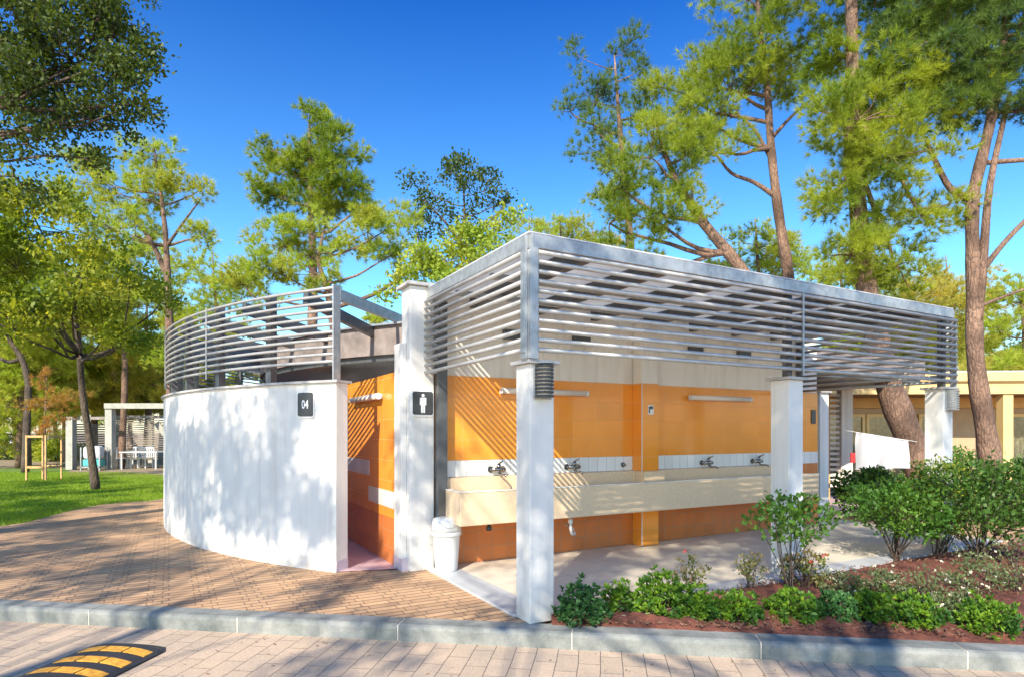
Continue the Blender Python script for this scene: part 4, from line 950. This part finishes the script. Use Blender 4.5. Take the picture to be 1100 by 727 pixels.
# fallen stick and drip hose in the bed
m = MB(); a = G(660, 668); b2 = G(735, 657); m.tube([(a[0], a[1], .05), ((a[0]+b2[0])/2, (a[1]+b2[1])/2 - .04, .045), (b2[0], b2[1], .06)], .007, 6)
tag(m.build('drip_hose', M['old_timber']), 'thin pale irrigation hose on the soil in front of the mounds', 'hose')

# ---------------------------------------------------------------- staked frame round the young tree
y = 20.5; c = P(48, 514, y); sf = empty('tree_stakes', (c[0], y, -.02), 0, 'four wooden stakes with cross rails round the young tree', 'tree stakes')
for sx_ in (-.33, .3):
    for sy_ in (-.35, .35): MB().box(sx_-.022, sx_+.022, sy_-.022, sy_+.022, 0, 1.5).build('stake', M['wood_stake'], sf)
for z in (.42, 1.42):
    MB().box(-.27, .24, -.40, -.382, z, z+.07).build('rail', M['wood_stake'], sf); MB().box(-.27, .24, .382, .40, z, z+.07).build('rail', M['wood_stake'], sf)
    MB().box(-.38, -.362, -.3, .3, z, z+.07).build('rail', M['wood_stake'], sf); MB().box(.332, .35, -.3, .3, z, z+.07).build('rail', M['wood_stake'], sf)

# ---------------------------------------------------------------- slatted pavilion in the left background
yp = 26.0
def X(px, y): return (px - 550) / F * y
pv = empty('slatted_pavilion', (X(120, yp), yp, 0), 0, 'slatted white pavilion beyond the lawn at left', 'pavilion')
x0, x1, xm = X(73, yp) - X(120, yp), X(185, yp) - X(120, yp), X(115, yp) - X(120, yp)
for xx, zz in ((x0, 2.2), (xm, 2.55), (x1, 2.6)): MB().box(xx, xx+.28, -.14, .14, 0, zz).build('column', M['pav'], pv)
for xx in (x0, xm, x1): MB().box(xx, xx+.2, 2.9, 3.1, 0, 2.2).build('column', M['pav'], pv)
MB().box(xm, x1+.3, -.2, .2, 2.56, 2.78).build('beam', M['pav'], pv); MB().box(x0, xm-.01, -.1, .1, 2.1, 2.22).build('beam', M['fascia'], pv)
MB().box(x0-.1, x1+.3, 2.85, 3.15, 2.21, 2.35).build('beam', M['fascia'], pv)
m = MB()
for k_ in range(18): m.box(x0+.2, x1, 2.86, 2.89, .3+k_*.105, .36+k_*.105)
m.build('slat_panel', M['old_timber'], pv)
m = MB()
for k_ in range(16): m.box(x0+.05, x0+.08, .16, 2.8, .3+k_*.105, .36+k_*.105)
m.build('slat_panel', M['old_timber'], pv)
MB().box(X(150,yp)-X(120,yp), X(150,yp)-X(120,yp)+.1, 2.7, 2.8, 0, 2.2).build('post', M['dark_steel'], pv)
MB().beam((X(130,yp)-X(120,yp), 2.6, 2.0), (X(150,yp)-X(120,yp), 2.6, .95), .06, .25).build('brace', M['pav'], pv)
def chair(loc, rz, label):
    t = empty('garden_chair', loc, rz, label, 'chair', 'white garden chairs in the pavilion')
    MB().box(-.24, .24, -.24, .24, .42, .46).build('seat', M['white_plastic'], t); 
    m = MB(); [m.box(-.22+k_*.11, -.17+k_*.11, .21, .24, .46, .88) for k_ in range(5)]; m.box(-.24, .24, .205, .245, .86, .92); m.build('backrest', M['white_plastic'], t)
    for a_ in (-.22, .18):
        for b_ in (-.22, .18): MB().box(a_, a_+.04, b_, b_+.04, 0, .42).build('leg', M['white_plastic'], t)
    return t
# chairs
for px, dy, rz, lab in ((133, -.3, 1.4, 'white chair at the left end of the garden table'), (143, .2, 0.2, 'white chair behind the garden table, left'), (153, .2, -.2, 'white chair behind the garden table, right')):
    chair((X(px, yp+1), yp+1+dy, 0), rz, lab)
t = empty('garden_table', (X(150, yp+.4), yp+.5, 0), 0, 'white garden table in the slatted pavilion', 'table')
MB().box(-.7, .9, -.4, .4, .70, .74).build('table_top', M['white_plastic'], t)
for a_ in (-.65, .8):
    for b_ in (-.35, .3): MB().box(a_, a_+.05, b_, b_+.05, 0, .70).build('leg', M['white_plastic'], t)
t = empty('laundry_trolley', (X(101, yp-.5), yp-.5, 0), 0, 'trolley piled with white and teal linen beside the pavilion', 'trolley')
m = MB(); [m.box(a_, a_+.04, b_, b_+.04, 0, .95) for a_ in (-.4, .36) for b_ in (-.25, .21)]; m.box(-.4, .4, -.25, .25, .12, .16); m.build('frame', M['galv'], t)
MB().box(-.35, .35, -.2, .2, .17, .45).build('towel_pile', M['teal_cloth'], t, bevel=.05); MB().box(-.36, .34, -.21, .21, .46, 1.0).build('linen_bag', M['cloth'], t, bevel=.12)

# parked cars beyond the lawn
def car(loc, rz, mat, label):
    t = empty('parked_car', loc, rz, label, 'car', 'cars parked beyond the lawn')
    prof = [(-2.1,.35),(-2.15,.7),(-2.05,.88),(-1.3,.98),(1.0,.98),(1.9,.85),(2.1,.7),(2.1,.35)]
    m = MB(); n = len(prof); m.add([(x, s*.85, z) for s in (-1, 1) for x, z in prof], [tuple(range(n)), tuple(range(n, 2*n))[::-1]] + [(i, n+i, n+(i+1) % n, (i+1) % n) for i in range(n)]); m.build('body', mat, t, bevel=.06)
    pr = [(-1.7,.985),(-1.35,1.42),(-.2,1.48),(.35,1.42),(1.05,.985)]; n = 5
    m = MB(); m.add([(x, s*(.78 if z < 1 else .62), z) for s in (-1, 1) for x, z in pr], [tuple(range(n)), tuple(range(n, 2*n))[::-1]] + [(i, n+i, n+(i+1) % n, (i+1) % n) for i in range(n)]); m.build('cabin', M['sign_dark'], t, bevel=.04)
    m = MB(); m.add([(x, s*.63, z) for s in (-1, 1) for x, z in ((-1.34,1.425),(-.2,1.49),(.34,1.425),(.3,1.46),(-.2,1.515),(-1.3,1.46))], [(0,1,2,3,4,5), (11,10,9,8,7,6)] + [(i, 6+i, 6+(i+1) % 6, (i+1) % 6) for i in range(6)]); m.build('car_roof', mat, t)
    for a_ in (-1.35, 1.3):
        for s in (-1, 1): MB().tube([(a_, s*.72, .32), (a_, s*.9, .32)], .32, 18).build('wheel', M['tyre'], t)
    for s in (-1, 1): MB().box(2.07, 2.12, s*.6-.15, s*.6+.15, .62, .76).build('headlight', M['lamp_tube'], t)
car((X(-5, 46), 46, -.03), .1, M['car_white'], 'white parked car at the far left edge beyond the lawn')
car((X(22, 48), 48, -.03), .25, M['car_blue'], 'silver blue parked car beside the dark bare trunk')
for px, yy, lab in ((6, 36, 'pale grey green bush before the parked cars'), (62, 34, 'bright green bush between the stakes and the pavilion'), (34, 38, 'low pale bush right of the bare dark trunk')):
    py = 463 + EYE*F/yy; twig_bush('hedge_bush', px, py, 1.3, 1.1, 'leaf_light' if px != 6 else 'grey_leaf', lab, .2, 2600, .4, 14, r0=.02)
# mulch strip in front of the pavilion
sheet('mulch_strip', [(X(55,22), 22.5), (X(170,21), 21.5), (X(190,27), 30), (X(50,27), 29)], -.004, M['earth'])

# ---------------------------------------------------------------- ochre house at right
yh = 17.0
h = empty('ochre_house', (X(900, yh), yh, 0), radians(-3), 'low ochre house with a flat roof and yellow posts at right', 'house')
Lh = 9.5
w_ = MB().box(-.2, Lh, 1.6, 6, 0, 2.85).build('wall', M['tan'], h)
r_ = MB().box(-1.0, Lh+.3, -.15, 6.3, 2.96, 3.2).build('roof', M['ochre_light'], h); MB().box(-1.0, Lh+.3, -.13, 6.28, 3.203, 3.24).build('roof_edge', M['cap'], r_)
MB().box(-.9, Lh+.2, .1, 1.58, 2.86, 2.955).build('soffit', M['ochre'], h)
MB().box(-.9, Lh+.2, -.05, .09, 2.62, 2.955).build('lintel_beam', M['ochre_light'], h)
MB().box(-.2, Lh, 1.45, 1.595, 2.30, 2.60).build('lintel_beam', M['ochre'], h)
for px in (908, 1076): xx = X(px, yh) - X(900, yh); MB().box(xx-.13, xx+.13, .0, .26, 0, 2.61).build('post', M['ochre_light'], h)
xx = X(1102, yh+1) - X(900, yh); 
def window(xa, xb, z0, z1):
    f = MB(); 
    for a_, b_, c_, d_ in ((xa, xb, z1-.09, z1), (xa, xb, z0, z0+.09), (xa, xa+.09, z0+.09, z1-.09), (xb-.09, xb, z0+.09, z1-.09)): f.box(a_, b_, 1.50, 1.598, c_, d_)
    w = f.build('window', M['ochre_light'], h)
    MB().box(xa+.09, xb-.09, 1.535, 1.545, z0+.09, z1-.09).build('pane', M['glass'], w)
    m = MB(); n = 40; pts = []
    m.add([(xa+.09+(xb-xa-.18)*k_/n, 1.575 + .015*sin(k_*1.9), z) for z in (z0+.09, z1-.09) for k_ in range(n+1)], [(k_, k_+1, n+2+k_, n+1+k_) for k_ in range(n)], True); m.build('curtain', M['curtain'], w)
window(.3, 1.5, .05, 2.12); window(1.53, 2.75, .05, 2.12); window(3.05, 4.0, .05, 2.12); window(5.4, 6.6, .05, 2.12)
# slatted side screen by the cream post
sl = empty('slat_screen', (X(898, 14.5), 14.5, 0), 0, 'cream vertical slat screen left of the ochre house', 'screen')
MB().box(.08, .34, -.1, .12, 0, 2.62).build('post', M['plaster_in'], sl)
m = MB(); [m.box(-.16, .078, -.02, .02, .3+k_*.125, .36+k_*.125) for k_ in range(18)]; m.build('slat_panel', M['plaster_in'], sl)
MB().box(-.2, -.165, -.05, .05, 0, 2.6).build('post', M['ochre'], sl)
# washing line with cloths
a = np.array(P(909, 462, 12.8)); b2 = np.array(P(985, 474, 12.2)); ln = [a + (b2-a)*t for t in np.linspace(0, 1, 9)]
tag(MB().tube(ln, .004, 6).build('washing_line', M['sign_white']), 'thin washing line running from the cream post to the leaning pine', 'washing line')
def hang(name, px0, px1, yl, drop, mat, label):
    m = MB(); nx, nz = 26, 14; vs = []
    for s, off in ((0, 0), (1, .006)):
        for i in range(nx+1):
            t = i/nx; px = px0 + (px1-px0)*t; q = (px - 909) / 76.0; p = a + (b2-a)*q
            for j in range(nz+1):
                k_ = j/nz; vs.append((p[0] + .05*sin(t*7+k_*3)*k_, p[1] + off + .10*(.3+k_)*sin(t*15 + 1 + k_*1.5) + .03*sin(t*37+k_*4), p[2] - (drop[0] + drop[1]*t)*k_ + .006))
    n1 = (nx+1)*(nz+1); w = nz+1
    fs = [(s*n1+i*w+j, s*n1+(i+1)*w+j, s*n1+(i+1)*w+j+1, s*n1+i*w+j+1) for s in (0, 1) for i in range(nx) for j in range(nz)]
    m.add(vs, fs, True); return tag(m.build(name, M[mat]), label, 'laundry')
hang('hanging_sheet', 921, 975, 0, (.78, -.22), 'cloth', 'large white sheet hanging on the washing line')
q = MB().box(-.045, .045, -.02, .02, -.2, 0).build('hanging_cloth', M['red_cloth'], bevel=.01); q.location = tuple(np.array(P(916, 486, 12.5))); tag(q, 'small red cloth hanging beside the white sheet', 'laundry')
